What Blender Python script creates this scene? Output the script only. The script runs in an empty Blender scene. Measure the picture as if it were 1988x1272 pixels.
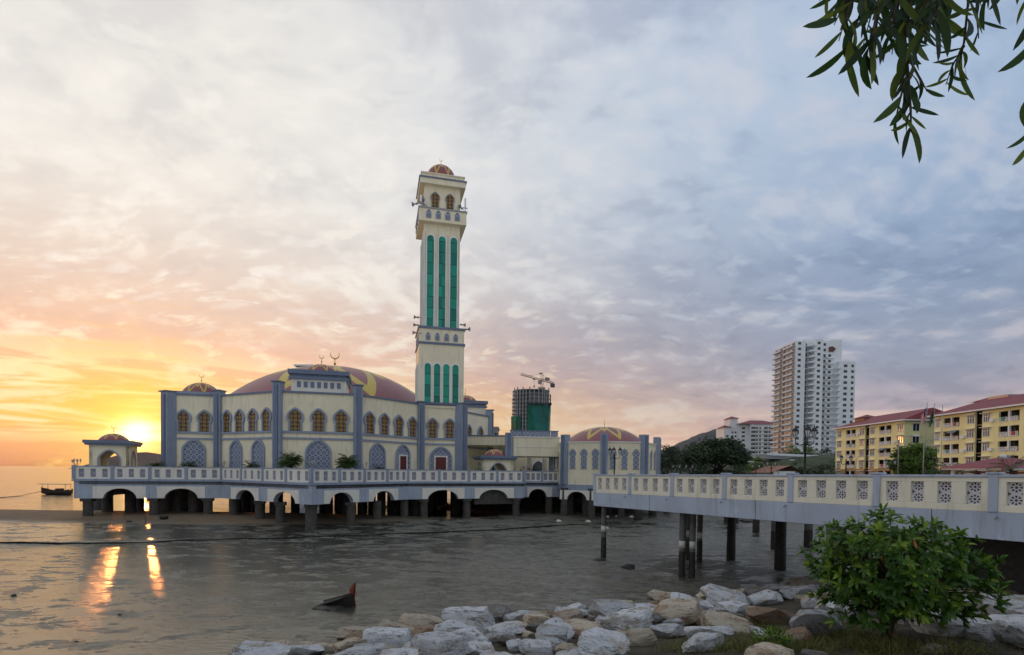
import bpy, bmesh, math, random
from mathutils import Vector, Matrix, noise as mnoise
scene = bpy.context.scene
COL = scene.collection
R = math.radians
sin, cos, pi = math.sin, math.cos, math.pi

# ------------------------------------------------------------------ camera
E = 5.7                       # eye height above the mud
FPX, CX = 1050.0, 994.0       # focal length and centre in photo pixels
PITCH, ROLL = R(1.3), 0.0115
CY = 915 + FPX * math.tan(PITCH)
cam_d = bpy.data.cameras.new('camera')
cam = bpy.data.objects.new('camera', cam_d)
COL.objects.link(cam)
cam_d.sensor_width = 36
cam_d.lens = 36 * FPX / 1988
cam_d.shift_y = (CY - 636) / 1988
cam_d.clip_start = 0.1
cam_d.clip_end = 30000
CM = Matrix.Rotation(R(90) - PITCH, 4, 'X') @ Matrix.Rotation(ROLL, 4, 'Z')
CM.translation = (0, 0, E)
cam.matrix_world = CM
scene.camera = cam
C3 = CM.to_3x3()

def W(u, v, Y):
    """world point seen at photo pixel (u, v) when it lies at depth Y"""
    d = C3 @ Vector(((u - CX) / FPX, -(v - CY) / FPX, -1))
    t = Y / d.y
    return Vector((d.x * t, Y, E + d.z * t))
def hor(u): return 915 + 0.0115 * (u - CX)
def X(u, Y): return W(u, hor(u), Y).x
def XY(u, Y): return Vector((X(u, Y), Y))
def Z(u, v, Y): return W(u, v, Y).z

# ------------------------------------------------------------------ view
scene.view_settings.view_transform = 'Standard'
scene.view_settings.look = 'None'
scene.view_settings.exposure = 0
scene.view_settings.gamma = 1

# ------------------------------------------------------------------ node helper
def s2l(r, g, b):
    f = lambda c: (c / 255 / 12.92) if c / 255 <= .04045 else ((c / 255 + .055) / 1.055) ** 2.4
    return (f(r), f(g), f(b), 1)

class NT:
    def __init__(self, tree):
        self.t = tree; self.n = tree.nodes; self.l = tree.links
    def node(self, kind, **kw):
        n = self.n.new(kind)
        for k, v in kw.items(): setattr(n, k, v)
        return n
    def put(self, sock, v):
        if hasattr(v, 'is_output') or isinstance(v, bpy.types.NodeSocket): self.l.new(v, sock)
        elif v is not None:
            if isinstance(v, (tuple, list)) and hasattr(sock, 'default_value') and not isinstance(sock.default_value, float):
                n = len(sock.default_value); sock.default_value = (tuple(v) + (1,) * 4)[:n]
            else: sock.default_value = v
    def m(self, op, a, b=None, c=None, clamp=False):
        n = self.node('ShaderNodeMath', operation=op, use_clamp=clamp)
        for i, v in enumerate((a, b, c)):
            if v is not None: self.put(n.inputs[i], v)
        return n.outputs[0]
    def vm(self, op, a, b=None, out=0):
        n = self.node('ShaderNodeVectorMath', operation=op)
        self.put(n.inputs[0], a)
        if b is not None: self.put(n.inputs[1], b)
        return n.outputs[out]
    def sm(self, x, a, b, lo=0.0, hi=1.0, kind='SMOOTHSTEP'):
        n = self.node('ShaderNodeMapRange', interpolation_type=kind)
        for i, v in enumerate((x, a, b, lo, hi)): self.put(n.inputs[i], v)
        return n.outputs[0]
    def mix(self, f, a, b, blend='MIX'):
        n = self.node('ShaderNodeMix', data_type='RGBA', blend_type=blend)
        self.put(n.inputs[0], f); self.put(n.inputs[6], a); self.put(n.inputs[7], b)
        return n.outputs[2]
    def noise(self, vec, scale, detail=3, rough=.5, dist=0.0, out=0):
        n = self.node('ShaderNodeTexNoise')
        if vec is not None: self.put(n.inputs['Vector'], vec)
        self.put(n.inputs['Scale'], scale); n.inputs['Detail'].default_value = detail
        n.inputs['Roughness'].default_value = rough; n.inputs['Distortion'].default_value = dist
        return n.outputs[out]
    def ramp(self, x, stops, interp='LINEAR'):
        n = self.node('ShaderNodeValToRGB'); cr = n.color_ramp; cr.interpolation = interp
        while len(cr.elements) < len(stops): cr.elements.new(.5)
        for e, (p, c) in zip(cr.elements, stops):
            e.position = p; e.color = c
        self.put(n.inputs[0], x)
        return n.outputs[0]
    def xyz(self, v):
        n = self.node('ShaderNodeSeparateXYZ'); self.put(n.inputs[0], v); return n.outputs
    def comb(self, x, y, z):
        n = self.node('ShaderNodeCombineXYZ')
        for i, v in enumerate((x, y, z)): self.put(n.inputs[i], v)
        return n.outputs[0]
    def scale(self, v, s):
        n = self.node('ShaderNodeVectorMath', operation='MULTIPLY'); self.put(n.inputs[0], v); self.put(n.inputs[1], s); return n.outputs[0]

# ------------------------------------------------------------------ sun and sky
SUN = (C3 @ Vector(((266 - CX) / FPX, -(842 - CY) / FPX, -1))).normalized()   # just above the far headland, behind the pavilion
SUN_EL = math.asin(SUN.z); SUN_AZ = math.atan2(SUN.x, SUN.y)
sun_d = bpy.data.lights.new('sun', 'SUN')
sun_d.energy = 0.65; sun_d.angle = R(0.6); sun_d.color = (1.0, .34, .085)
sun = bpy.data.objects.new('sun', sun_d); COL.objects.link(sun)
sun.rotation_euler = (-SUN).to_track_quat('-Z', 'Y').to_euler()

world = bpy.data.worlds.new('World'); scene.world = world
world.use_nodes = True
nt = NT(world.node_tree)
for n in list(nt.n): nt.n.remove(n)
out = nt.node('ShaderNodeOutputWorld'); bg = nt.node('ShaderNodeBackground')
nt.l.new(bg.outputs[0], out.inputs[0])
sky = nt.node('ShaderNodeTexSky', sky_type='NISHITA')
sky.sun_disc = False; sky.sun_elevation = SUN_EL; sky.sun_rotation = SUN_AZ
sky.air_density = 1.5; sky.dust_density = 2.5
tc = nt.node('ShaderNodeTexCoord')
D = tc.outputs['Generated']
dx, dy, dz = nt.xyz(D)
zc = nt.m('MAXIMUM', dz, 0.0)
hl = nt.m('SQRT', nt.m('ADD', nt.m('MULTIPLY', dx, dx), nt.m('ADD', nt.m('MULTIPLY', dy, dy), 1e-5)))
sh = Vector((SUN.x, SUN.y)).normalized()
ca = nt.m('DIVIDE', nt.m('ADD', nt.m('MULTIPLY', dx, sh.x), nt.m('MULTIPLY', dy, sh.y)), hl)
g = nt.m('POWER', nt.sm(ca, .22, 1.0, kind='LINEAR'), 2.3)
# cloud layer: a flat deck far above, met by the view direction
den = nt.m('ADD', zc, .30)
px_ = nt.m('DIVIDE', dx, den); py_ = nt.m('DIVIDE', dy, den)
P = nt.comb(px_, py_, 0.0)
wob = nt.noise(P, 1.3, 2, .5, out=1)
P2 = nt.vm('ADD', P, nt.scale(wob, (.35, .35, 0)))
rot = nt.node('ShaderNodeMapping'); nt.put(rot.inputs[0], P2); rot.inputs['Rotation'].default_value = (0, 0, R(-28)); rot.inputs['Scale'].default_value = (.95, 1.35, 1)
big = nt.noise(rot.outputs[0], 1.5, 4, .55)
mid = nt.noise(rot.outputs[0], 5.0, 4, .5)
fine = nt.noise(P2, 14.0, 4, .55)
c_ = nt.m('ADD', nt.m('MULTIPLY', big, .44), nt.m('ADD', nt.m('MULTIPLY', mid, .32), nt.m('MULTIPLY', fine, .24)))
lit = nt.sm(c_, .50, .61)
dark = nt.sm(c_, .51, .40)
zl = lambda *st: [(p / .8, s2l(*c)) for p, c in st]
zt = nt.m('DIVIDE', zc, .8)
left = nt.ramp(zt, zl((0, (182, 116, 78)), (.012, (208, 144, 98)), (.035, (246, 176, 112)), (.07, (255, 198, 96)), (.115, (254, 198, 118)), (.17, (240, 192, 162)), (.235, (232, 202, 182)), (.31, (230, 215, 203)), (.42, (240, 235, 227)), (.62, (234, 231, 226)), (.8, (214, 214, 216))))
right = nt.ramp(zt, zl((0, (238, 196, 176)), (.05, (222, 188, 178)), (.10, (182, 170, 180)), (.17, (150, 158, 178)), (.26, (140, 157, 184)), (.38, (151, 172, 201)), (.52, (170, 190, 215)), (.8, (176, 190, 216))))
base = nt.mix(g, right, left)
litc = nt.mix(g, nt.ramp(zt, zl((0, (240, 205, 180)), (.12, (192, 184, 190)), (.3, (180, 190, 208)), (.8, (200, 206, 222)))),
              nt.ramp(zt, zl((0, (255, 214, 120)), (.1, (255, 238, 190)), (.2, (252, 238, 214)), (.35, (252, 246, 236)), (.8, (242, 239, 236)))))
darkc = nt.mix(g, nt.ramp(zt, zl((0, (214, 180, 172)), (.1, (144, 144, 160)), (.25, (122, 141, 170)), (.5, (138, 158, 191)), (.8, (142, 160, 192)))),
               nt.ramp(zt, zl((0, (228, 140, 92)), (.1, (238, 178, 130)), (.2, (214, 182, 170)), (.35, (210, 205, 202)), (.8, (192, 195, 204)))))
colr = nt.mix(nt.m('MULTIPLY', lit, .85), base, litc)
colr = nt.mix(nt.m('MULTIPLY', dark, nt.m('SUBTRACT', .75, nt.m('MULTIPLY', g, .32))), colr, darkc)
gapn = nt.noise(nt.vm('ADD', nt.scale(P2, (1.0, 1.5, 1)), (3.1, 1.7, 0)), 7.5, 5, .55)
gap = nt.m('MULTIPLY', nt.sm(gapn, .55, .68), nt.m('MULTIPLY', nt.m('POWER', g, 1.3), nt.m('MULTIPLY', nt.sm(zc, .07, .14), nt.sm(zc, .62, .22, .25, 1.0))))
colr = nt.mix(nt.m('MULTIPLY', gap, .8), colr, nt.mix(nt.sm(zc, .1, .3), s2l(255, 232, 180), s2l(250, 244, 234)))
dap = nt.noise(nt.vm('ADD', rot.outputs[0], (7.0, 2.0, 0)), 11.0, 3, .5)
colr = nt.mix(nt.m('MULTIPLY', nt.sm(dap, .52, .68), nt.m('MULTIPLY', nt.sm(zc, .12, .3), .42)), colr, nt.mix(g, s2l(186, 198, 216), s2l(250, 245, 237)))
# low streaks of cloud near the sun
az = nt.m('ARCTAN2', dx, dy)
stv = nt.comb(nt.m('MULTIPLY', az, 3.0), nt.m('MULTIPLY', dz, 26.0), 0.0)
st = nt.noise(stv, 1.4, 4, .55, .6)
stk = nt.m('MULTIPLY', nt.sm(st, .45, .56), nt.m('MULTIPLY', nt.sm(dz, .025, .06), nt.sm(dz, .21, .11)))
gs = nt.m('POWER', nt.sm(ca, .80, 1.0, kind='LINEAR'), 1.5)
colr = nt.mix(nt.m('MULTIPLY', stk, gs), colr, s2l(255, 243, 196))
# pale lit band above the hills on the far right
bandv = nt.comb(nt.m('MULTIPLY', az, 2.2), nt.m('MULTIPLY', dz, 20.0), 3.0)
bn = nt.sm(nt.noise(bandv, 1.6, 4, .55), .46, .62)
bandm = nt.m('MULTIPLY', bn, nt.m('MULTIPLY', nt.sm(dz, .035, .055), nt.sm(dz, .125, .075)))
colr = nt.mix(nt.m('MULTIPLY', bandm, nt.m('SUBTRACT', .75, g, clamp=True)), colr, s2l(246, 214, 190))
# the low sun's own glow
dot = nt.vm('DOT_PRODUCT', D, tuple(SUN), out=1)
ang2 = nt.m('MULTIPLY', nt.m('MULTIPLY', nt.m('SUBTRACT', 1.0, dot), 2.0), nt.sm(st, .35, .65, 1.7, .55, 'LINEAR'))
def gauss(deg): return nt.m('POWER', 2.71828, nt.m('DIVIDE', ang2, -2 * R(deg) ** 2))
def addc(a, f, c): return nt.mix(1.0, a, nt.mix(f, (0, 0, 0, 1), c), 'ADD')
colr = nt.mix(nt.m('MULTIPLY', gauss(4.3), .78), colr, (1.0, .62, .06, 1))
colr = addc(colr, nt.m('MULTIPLY', gauss(2.2), .45), (1.0, .80, .25, 1))
colr = addc(colr, gauss(.85), (2.8, 2.2, 1.1, 1))
# the sky behind the camera, full of dawn light
back = nt.sm(dy, .15, -.75)
colr = nt.mix(back, colr, nt.mix(nt.m('MULTIPLY', c_, .8), (.40, .45, .53, 1), (.66, .66, .68, 1)))
colr = nt.mix(1.0, colr, nt.mix(1.0, sky.outputs[0], (.012, .012, .012, 1), 'MULTIPLY'), 'ADD')
nt.l.new(colr, bg.inputs[0]); bg.inputs[1].default_value = 1.0

# ------------------------------------------------------------------ materials
def new_mat(name):
    m = bpy.data.materials.new(name); m.use_nodes = True
    t = NT(m.node_tree)
    return m, t, t.n['Principled BSDF']

def plain(name, c, rough=.6, var=.12, scale=1.2, metal=0.0, spec=.4, bump=0.0, bscale=30, dirt=0.0, scuff=0.0):
    """painted or cast surface: colour wandering a little, weather streaks, fine grain"""
    m, t, b = new_mat(name)
    pos = t.node('ShaderNodeNewGeometry').outputs['Position']
    n1 = t.noise(pos, scale, 5, .6)
    c1 = tuple(x * (1 - var) for x in c[:3]) + (1,); c2 = tuple(min(1, x * (1 + var)) for x in c[:3]) + (1,)
    col = t.mix(t.sm(n1, .3, .7), c1, c2)
    if dirt:
        st = t.noise(t.scale(pos, (1.6, 1.6, .16)), 2.2, 4, .6)
        col = t.mix(t.m('MULTIPLY', t.sm(st, .52, .72), dirt), col, (c[0] * .45, c[1] * .43, c[2] * .38, 1))
    if scuff:
        s2 = t.noise(t.scale(pos, (2.6, 2.6, .7)), 1.3, 6, .7)
        col = t.mix(t.m('MULTIPLY', t.sm(s2, .60, .70), scuff), col, tuple(min(.85, x * 1.5 + .08) for x in c[:3]) + (1,))
        s3 = t.noise(pos, .9, 5, .7)
        col = t.mix(t.m('MULTIPLY', t.sm(s3, .55, .75), scuff * .6), col, (c[0] * .72, c[1] * .72, c[2] * .68, 1))
    t.put(b.inputs['Base Color'], col)
    t.put(b.inputs['Roughness'], t.sm(n1, .2, .8, max(.02, rough - .08), min(1, rough + .08)))
    b.inputs['Metallic'].default_value = metal
    b.inputs['Specular IOR Level'].default_value = spec
    if bump:
        bp = t.node('ShaderNodeBump'); bp.inputs['Strength'].default_value = bump; bp.inputs['Distance'].default_value = .02
        t.put(bp.inputs['Height'], t.noise(pos, bscale, 4, .6)); t.put(b.inputs['Normal'], bp.outputs[0])
    return m

def lattice(name, c, hole, tile=.55, rough=.7):
    """screen with eight-pointed stars, its holes filled in the hole colour, in metres of its own plane (UV)"""
    m, t, b = new_mat(name)
    uv = t.node('ShaderNodeUVMap').outputs[0]
    q = t.scale(uv, (1 / tile, 1 / tile, 1))
    x, y, _ = t.xyz(q)
    fx = t.m('SUBTRACT', t.m('FRACT', x), .5); fy = t.m('SUBTRACT', t.m('FRACT', y), .5)
    r = t.m('SQRT', t.m('ADD', t.m('MULTIPLY', fx, fx), t.m('MULTIPLY', fy, fy)))
    a = t.m('ARCTAN2', fy, fx)
    c8 = t.m('COSINE', t.m('MULTIPLY', a, 8.0))
    h1 = t.m('LESS_THAN', r, t.m('ADD', .105, t.m('MULTIPLY', c8, .028)))
    h2 = t.m('MULTIPLY', t.m('LESS_THAN', t.m('ABSOLUTE', t.m('SUBTRACT', r, .285)), .085), t.m('GREATER_THAN', c8, -.25))
    gx = t.m('SUBTRACT', t.m('ABSOLUTE', fx), .5); gy = t.m('SUBTRACT', t.m('ABSOLUTE', fy), .5)
    rc = t.m('SQRT', t.m('ADD', t.m('MULTIPLY', gx, gx), t.m('MULTIPLY', gy, gy)))
    h3 = t.m('LESS_THAN', rc, t.m('ADD', .15, t.m('MULTIPLY', t.m('COSINE', t.m('MULTIPLY', t.m('ARCTAN2', gy, gx), 4.0)), .045)))
    h = t.m('MAXIMUM', h1, t.m('MAXIMUM', h2, h3))
    b.inputs['Roughness'].default_value = rough
    if hole is None:
        b.inputs['Base Color'].default_value = c
        t.put(b.inputs['Alpha'], t.m('SUBTRACT', 1.0, h))
    else:
        t.put(b.inputs['Base Color'], t.mix(h, c, hole))
    return m

M = {}
M['cream'] = plain('cream_paint', (.83, .755, .545, 1), .6, .06, .5, scuff=.25, dirt=.38, bump=.05)
M['pale'] = plain('pale_paint', (.74, .72, .64, 1), .6, .06, .6, dirt=.25)
M['bcream'] = plain('bridge_cream_paint', (.82, .78, .62, 1), .55, .05, .9, scuff=.2, dirt=.4, bump=.08, bscale=45)
M['bblue'] = plain('bridge_blue_paint', (.42, .48, .57, 1), .55, .08, .7, scuff=.55, dirt=.45, bump=.1, bscale=30)
M['blue'] = plain('blue_paint', (.27, .32, .41, 1), .55, .08, .6, scuff=.3, dirt=.4)
M['dblue'] = plain('dark_blue_paint', (.15, .19, .27, 1), .55, .08, .6, dirt=.2)
M['fascia'] = plain('fascia_blue_paint', (.35, .405, .49, 1), .55, .09, .4, scuff=.4, dirt=.55, bump=.06)
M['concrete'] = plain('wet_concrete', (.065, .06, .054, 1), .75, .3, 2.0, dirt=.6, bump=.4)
M['gold'] = plain('brass', (.50, .34, .10, 1), .3, .1, 4, metal=1.0)
M['black'] = plain('black_iron', (.012, .013, .015, 1), .45, .2, 3)
M['grey'] = plain('grey_metal', (.30, .30, .30, 1), .45, .15, 3, metal=.3)
M['white'] = plain('white_paint', (.80, .83, .85, 1), .6, .06, .3, dirt=.15)
M['tarred'] = plain('tarred_wood', (.016, .014, .012, 1), .7, .3, 4, dirt=.3, bump=.5)
M['wood'] = plain('dark_wood', (.05, .033, .024, 1), .6, .3, 3, dirt=.4, bump=.3)
M['redwood'] = plain('red_painted_wood', (.22, .045, .025, 1), .55, .25, 5, dirt=.4)
M['door'] = plain('dark_red_door', (.12, .018, .018, 1), .35, .15, 2)
M['glassdark'] = plain('dark_glass', (.02, .03, .038, 1), .12, .2, .6, spec=.6)
M['lampglass'] = plain('lamp_glass', (.62, .64, .62, 1), .2, .05, 3)
M['lat_hall'] = lattice('window_screen', (.33, .37, .47, 1), (.02, .027, .05, 1), .55)
M['lat_rail'] = lattice('rail_screen', (.34, .35, .41, 1), (.12, .125, .16, 1), .46)
M['lat_bridge'] = lattice('bridge_screen', (.62, .61, .63, 1), (.045, .045, .05, 1), .40)  # hole colour paints in the shade of the deck behind

def dome_mat():
    m, t, b = new_mat('maroon_dome_tiles')
    u, v, _ = t.xyz(t.node('ShaderNodeUVMap').outputs[0])     # u round the dome 0..1, v from rim 0 to crown 1
    def zig(n, off, v0, v1, w):
        f = t.m('FRACT', t.m('ADD', t.m('MULTIPLY', u, n), off))
        tri = t.m('ABSOLUTE', t.m('SUBTRACT', t.m('MULTIPLY', f, 2.0), 1.0))
        line = t.m('ADD', v0, t.m('MULTIPLY', tri, v1 - v0))
        return t.m('LESS_THAN', t.m('ABSOLUTE', t.m('SUBTRACT', v, line)), w)
    h = t.m('MAXIMUM', zig(8.0, 0.0, .16, .80, .085), zig(8.0, .5, .46, .93, .06))
    pos = t.node('ShaderNodeNewGeometry').outputs['Position']
    n1 = t.noise(pos, 1.5, 4, .6)
    red = t.mix(n1, (.22, .055, .06, 1), (.30, .095, .105, 1))
    # tile courses
    cs = t.m('LESS_THAN', t.m('FRACT', t.m('MULTIPLY', v, 26.0)), .1)
    red = t.mix(t.m('MULTIPLY', cs, .35), red, (.13, .04, .045, 1))
    t.put(b.inputs['Base Color'], t.mix(h, red, t.mix(n1, (.50, .36, .045, 1), (.62, .47, .08, 1))))
    b.inputs['Roughness'].default_value = .42
    return m
M['dome'] = dome_mat()

def stained():
    m, t, b = new_mat('stained_glass')
    uv = t.node('ShaderNodeUVMap').outputs[0]
    q = t.scale(uv, (1 / .42, 1 / .42, 1)); x, y, _ = t.xyz(q)
    fx = t.m('SUBTRACT', t.m('FRACT', x), .5); fy = t.m('SUBTRACT', t.m('FRACT', y), .5)
    r = t.m('SQRT', t.m('ADD', t.m('MULTIPLY', fx, fx), t.m('MULTIPLY', fy, fy)))
    a = t.m('ARCTAN2', fy, fx); c6 = t.m('COSINE', t.m('MULTIPLY', a, 6.0))
    pet = t.m('LESS_THAN', t.m('ABSOLUTE', t.m('SUBTRACT', r, t.m('ADD', .27, t.m('MULTIPLY', c6, .07)))), .075)
    dotm = t.m('LESS_THAN', r, .07)
    n1 = t.noise(uv, 3.0, 3)
    base = t.mix(t.sm(n1, .4, .6), (.035, .012, .008, 1), (.10, .035, .012, 1))
    t.put(b.inputs['Base Color'], t.mix(t.m('MAXIMUM', pet, dotm), base, (.42, .27, .03, 1)))
    b.inputs['Roughness'].default_value = .22
    return m
M['stained'] = stained()

def green_glass():
    m, t, b = new_mat('green_glass')
    u, v, _ = t.xyz(t.node('ShaderNodeUVMap').outputs[0])
    row = t.m('FLOOR', t.m('DIVIDE', v, 1.3)); colm = t.m('FLOOR', t.m('DIVIDE', u, 1.1))
    wn = t.node('ShaderNodeTexWhiteNoise', noise_dimensions='2D'); t.put(wn.inputs[0], t.comb(row, colm, 0.0))
    line = t.m('LESS_THAN', t.m('FRACT', t.m('DIVIDE', v, 1.3)), .045)
    c = t.mix(wn.outputs[0], (.0, .16, .115, 1), (.01, .36, .24, 1))
    t.put(b.inputs['Base Color'], t.mix(line, c, (.003, .012, .012, 1)))
    b.inputs['Roughness'].default_value = .09
    b.inputs['Specular IOR Level'].default_value = .35
    return m
M['greenglass'] = green_glass()

# ------------------------------------------------------------------ mesh builder
class Fr:
    """a vertical working plane: s along it, d out of it, z up; slope tilts s"""
    def __init__(self, o, ang, slope=0.0):
        self.o = Vector((o[0], o[1])); self.ang = ang; self.k = slope
        self.e = Vector((cos(ang), sin(ang))); self.n = Vector((sin(ang), -cos(ang)))
    def pt(self, s, d, z):
        p = self.o + self.e * s + self.n * d
        return (p.x, p.y, z + self.k * s)
    def at(self, s, d=0.0): return self.o + self.e * s + self.n * d
    def sub(self, s, d, turn=0.0): return Fr(self.at(s, d), self.ang + turn)
def seg(P, Q): return Fr(P, math.atan2(Q[1] - P[1], Q[0] - P[0])), (Vector((Q[0], Q[1])) - Vector((P[0], P[1]))).length
WORLD = Fr((0, 0), 0.0)

class MB:
    def __init__(self):
        self.v = []; self.f = []; self.uv = []; self.sm = []; self.tint = []
    def add(self, vs, fs, uvs=None, smooth=False, tint=0.5):
        b = len(self.v); self.v += [tuple(p) for p in vs]
        for f in fs:
            self.f.append([b + i for i in f]); self.sm.append(smooth); self.tint.append(tint)
            self.uv.append([uvs[i] for i in f] if uvs else [(0, 0)] * len(f))
    def box(self, fr, s0, s1, d0, d1, z0, z1):
        c = [(s, d, z) for z in (z0, z1) for d in (d0, d1) for s in (s0, s1)]
        self.add([fr.pt(*p) for p in c], [(0, 1, 3, 2), (4, 6, 7, 5), (0, 4, 5, 1), (2, 3, 7, 6), (0, 2, 6, 4), (1, 5, 7, 3)], [(p[0] + p[1], p[2]) for p in c])
    def prism(self, fr, outline, d0, d1, uv0=(0, 0)):
        n = len(outline)
        vs = [fr.pt(s, d1, z) for s, z in outline] + [fr.pt(s, d0, z) for s, z in outline]
        fs = [list(range(n)), list(range(2 * n - 1, n - 1, -1))] + [(i, i + n, (i + 1) % n + n, (i + 1) % n) for i in range(n)]
        self.add(vs, fs, [(s - uv0[0], z - uv0[1]) for s, z in outline] * 2)
    def slab(self, poly, z0, z1):
        n = len(poly)
        vs = [(p[0], p[1], z1) for p in poly] + [(p[0], p[1], z0) for p in poly]
        self.add(vs, [list(range(n)), list(range(2 * n - 1, n - 1, -1))] + [(i, i + n, (i + 1) % n + n, (i + 1) % n) for i in range(n)], [(p[0], p[1]) for p in poly] * 2)
    def ring(self, fr, a, b, d0, d1):
        """band between outline a (outer) and b (inner), same point count"""
        n = len(a)
        vs = [fr.pt(s, d1, z) for s, z in a] + [fr.pt(s, d1, z) for s, z in b] + [fr.pt(s, d0, z) for s, z in a] + [fr.pt(s, d0, z) for s, z in b]
        fs = []
        for i in range(n):
            j = (i + 1) % n
            fs += [(i, j, n + j, n + i), (i, 2 * n + i, 2 * n + j, j), (n + i, n + j, 3 * n + j, 3 * n + i)]
        self.add(vs, fs, (list(a) + list(b)) * 2)
    def lathe(self, c, prof, seg=24, smooth=True, a0=0.0):
        """profile [(radius, z)] turned round a vertical axis through c"""
        vs = []; uv = []; m = len(prof)
        for i in range(seg + 1):
            a = a0 + 2 * pi * i / seg
            for k, (r, z) in enumerate(prof):
                vs.append((c[0] + r * cos(a), c[1] + r * sin(a), c[2] + z)); uv.append((i / seg, k / (m - 1)))
        self.add(vs, [(i * m + k, (i + 1) * m + k, (i + 1) * m + k + 1, i * m + k + 1) for i in range(seg) for k in range(m - 1)], uv, smooth)
    def tube(self, path, r, seg=8, smooth=True, tint=.5, cap=True):
        path = [Vector(p) for p in path]; rs = r if isinstance(r, (list, tuple)) else [r] * len(path)
        vs = []
        for i, p in enumerate(path):
            t = (path[min(i + 1, len(path) - 1)] - path[max(i - 1, 0)]).normalized()
            up = Vector((0, 0, 1)) if abs(t.z) < .9 else Vector((1, 0, 0))
            a = t.cross(up).normalized(); b = t.cross(a)
            vs += [p + (a * cos(2 * pi * k / seg) + b * sin(2 * pi * k / seg)) * rs[i] for k in range(seg)]
        fs = [(i * seg + k, i * seg + (k + 1) % seg, (i + 1) * seg + (k + 1) % seg, (i + 1) * seg + k) for i in range(len(path) - 1) for k in range(seg)]
        if cap: fs += [list(range(seg))[::-1], list(range(len(vs) - seg, len(vs)))]
        self.add(vs, fs, None, smooth, tint)
    def build(self, name, mat, parent=None, label=None, bevel=0.0, recalc=True, kind=None):
        me = bpy.data.meshes.new(name); o = bpy.data.objects.new(name, me); COL.objects.link(o)
        off = Vector((0, 0, 0))
        if parent is not None:
            o.parent = parent; q = parent
            while q is not None: off += Vector(q.location); q = q.parent
        me.from_pydata([(x - off.x, y - off.y, z - off.z) for x, y, z in self.v], [], self.f)
        ul = me.uv_layers.new(name='UVMap'); k = 0
        flat = [c for f in self.uv for p in f for c in p]
        ul.data.foreach_set('uv', flat)
        me.polygons.foreach_set('use_smooth', self.sm)
        if any(abs(t - .5) > 1e-6 for t in self.tint):
            at = me.attributes.new('tint', 'FLOAT', 'FACE'); at.data.foreach_set('value', self.tint)
        if recalc:
            bm = bmesh.new(); bm.from_mesh(me); bmesh.ops.recalc_face_normals(bm, faces=bm.faces); bm.to_mesh(me); bm.free()
        me.materials.append(mat)
        if label: o['label'] = label
        if kind: o['kind'] = kind
        if bevel:
            md = o.modifiers.new('soft_edges', 'BEVEL'); md.width = bevel; md.segments = 2; md.limit_method = 'ANGLE'
        return o

def tag(o, label=None, cat=None, group=None, kind=None):
    for k, v in (('label', label), ('category', cat), ('group', group), ('kind', kind)):
        if v: o[k] = v
    return o
def thing(name, label, cat, loc, group=None, rz=0.0):
    o = bpy.data.objects.new(name, None); COL.objects.link(o); o.location = loc; o.rotation_euler[2] = rz
    o.empty_display_size = .3
    return tag(o, label, cat, group)
def kids(o): return [c for c in bpy.data.objects if c.parent == o]
def copy_tree(o, parent=None):
    c = o.copy(); COL.objects.link(c); c.parent = parent
    for ch in kids(o): copy_tree(ch, c)
    return c
def struct(o): o['kind'] = 'structure'; return o

# outlines (s, z), bottom at z = 0
def arch_out(w, h, tip=0.0, n=9):
    r = w / 2; zs = h - r - tip
    pts = [(-r, 0), (r, 0)]
    for i in range(2 * n + 1):
        a = pi * i / (2 * n)
        pts.append((r * cos(a), zs + (r + tip * max(0, sin(a)) ** 6) * sin(a)))
    return pts
def key_out(w, h, n=10):
    """keyhole: narrow foot, round head with a slight point"""
    r = w / 2; zc = h - r * 1.22; ft = r * .80; zn = zc - r * .74
    pts = [(-ft, 0), (ft, 0), (ft, zn - .04), (r * .67, zn)]
    a0 = -.83
    for i in range(2 * n + 1):
        a = a0 + (pi - 2 * a0) * i / (2 * n)
        tip = 1 + .22 * max(0, sin(a)) ** 10
        pts.append((r * cos(a), zc + r * tip * sin(a)))
    pts += [(-r * .67, zn), (-ft, zn - .04)]
    return pts
def shift(o, s, z): return [(a + s, b + z) for a, b in o]
def grow(o, f, zf=None):
    """outline scaled about its foot centre"""
    return [(a * f, b * (zf or f)) for a, b in o]
# ------------------------------------------------------------------ ground, mud, water
def sst(x, a, b):
    t = max(0.0, min(1.0, (x - a) / (b - a))); return t * t * (3 - 2 * t)
def nz(x, y, s, seed=0.0): return mnoise.noise(Vector((x * s, y * s, seed)))
EDGE = [(-80, 30), (-36, 38), (-20, 42.2), (-8, 47.5), (0, 51.8), (8, 57), (12, 60), (22, 58), (40, 62), (90, 70)]
def edge_y(x):
    for (x0, y0), (x1, y1) in zip(EDGE, EDGE[1:]):
        if x <= x1: return y0 + (y1 - y0) * max(0, (x - x0)) / (x1 - x0)
    return EDGE[-1][1]
SH = Fr((-1.9, 21.0), math.atan2(.398, .917))         # shore line; d > 0 is landward (towards the camera)
def shore(x, y):
    p = Vector((x, y)) - SH.o; return p.dot(SH.e), p.dot(SH.n)
def mud_z(x, y):
    e = y - edge_y(x) + .5 * nz(x, y, .12, 3)
    z = .06 + .05 * nz(x, y, .16) + .022 * nz(x, y, .7, 2) + .012 * nz(x, y * 1.6, 1.9, 5)
    z += .16 * sst(e, -.7, .7) + .30 * sst(e, 1.0, 9)
    if x < 10:
        bar = sst(y, 45.5, 56) * sst(x, 2, -26)
        z += .42 * bar
        z -= 2.6 * sst(y, 58.5, 66) * sst(x, 0, -14)
    z += 4.0 * sst(y, 84 - .1 * x, 100) * sst(x, -3, 10)
    z += 2.0 * sst(y, 70, 84) * sst(x, -30, -20) * sst(x, 16, 4)  # added rise blocking the bright water, so the view under the deck stays dark
    return z
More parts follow.
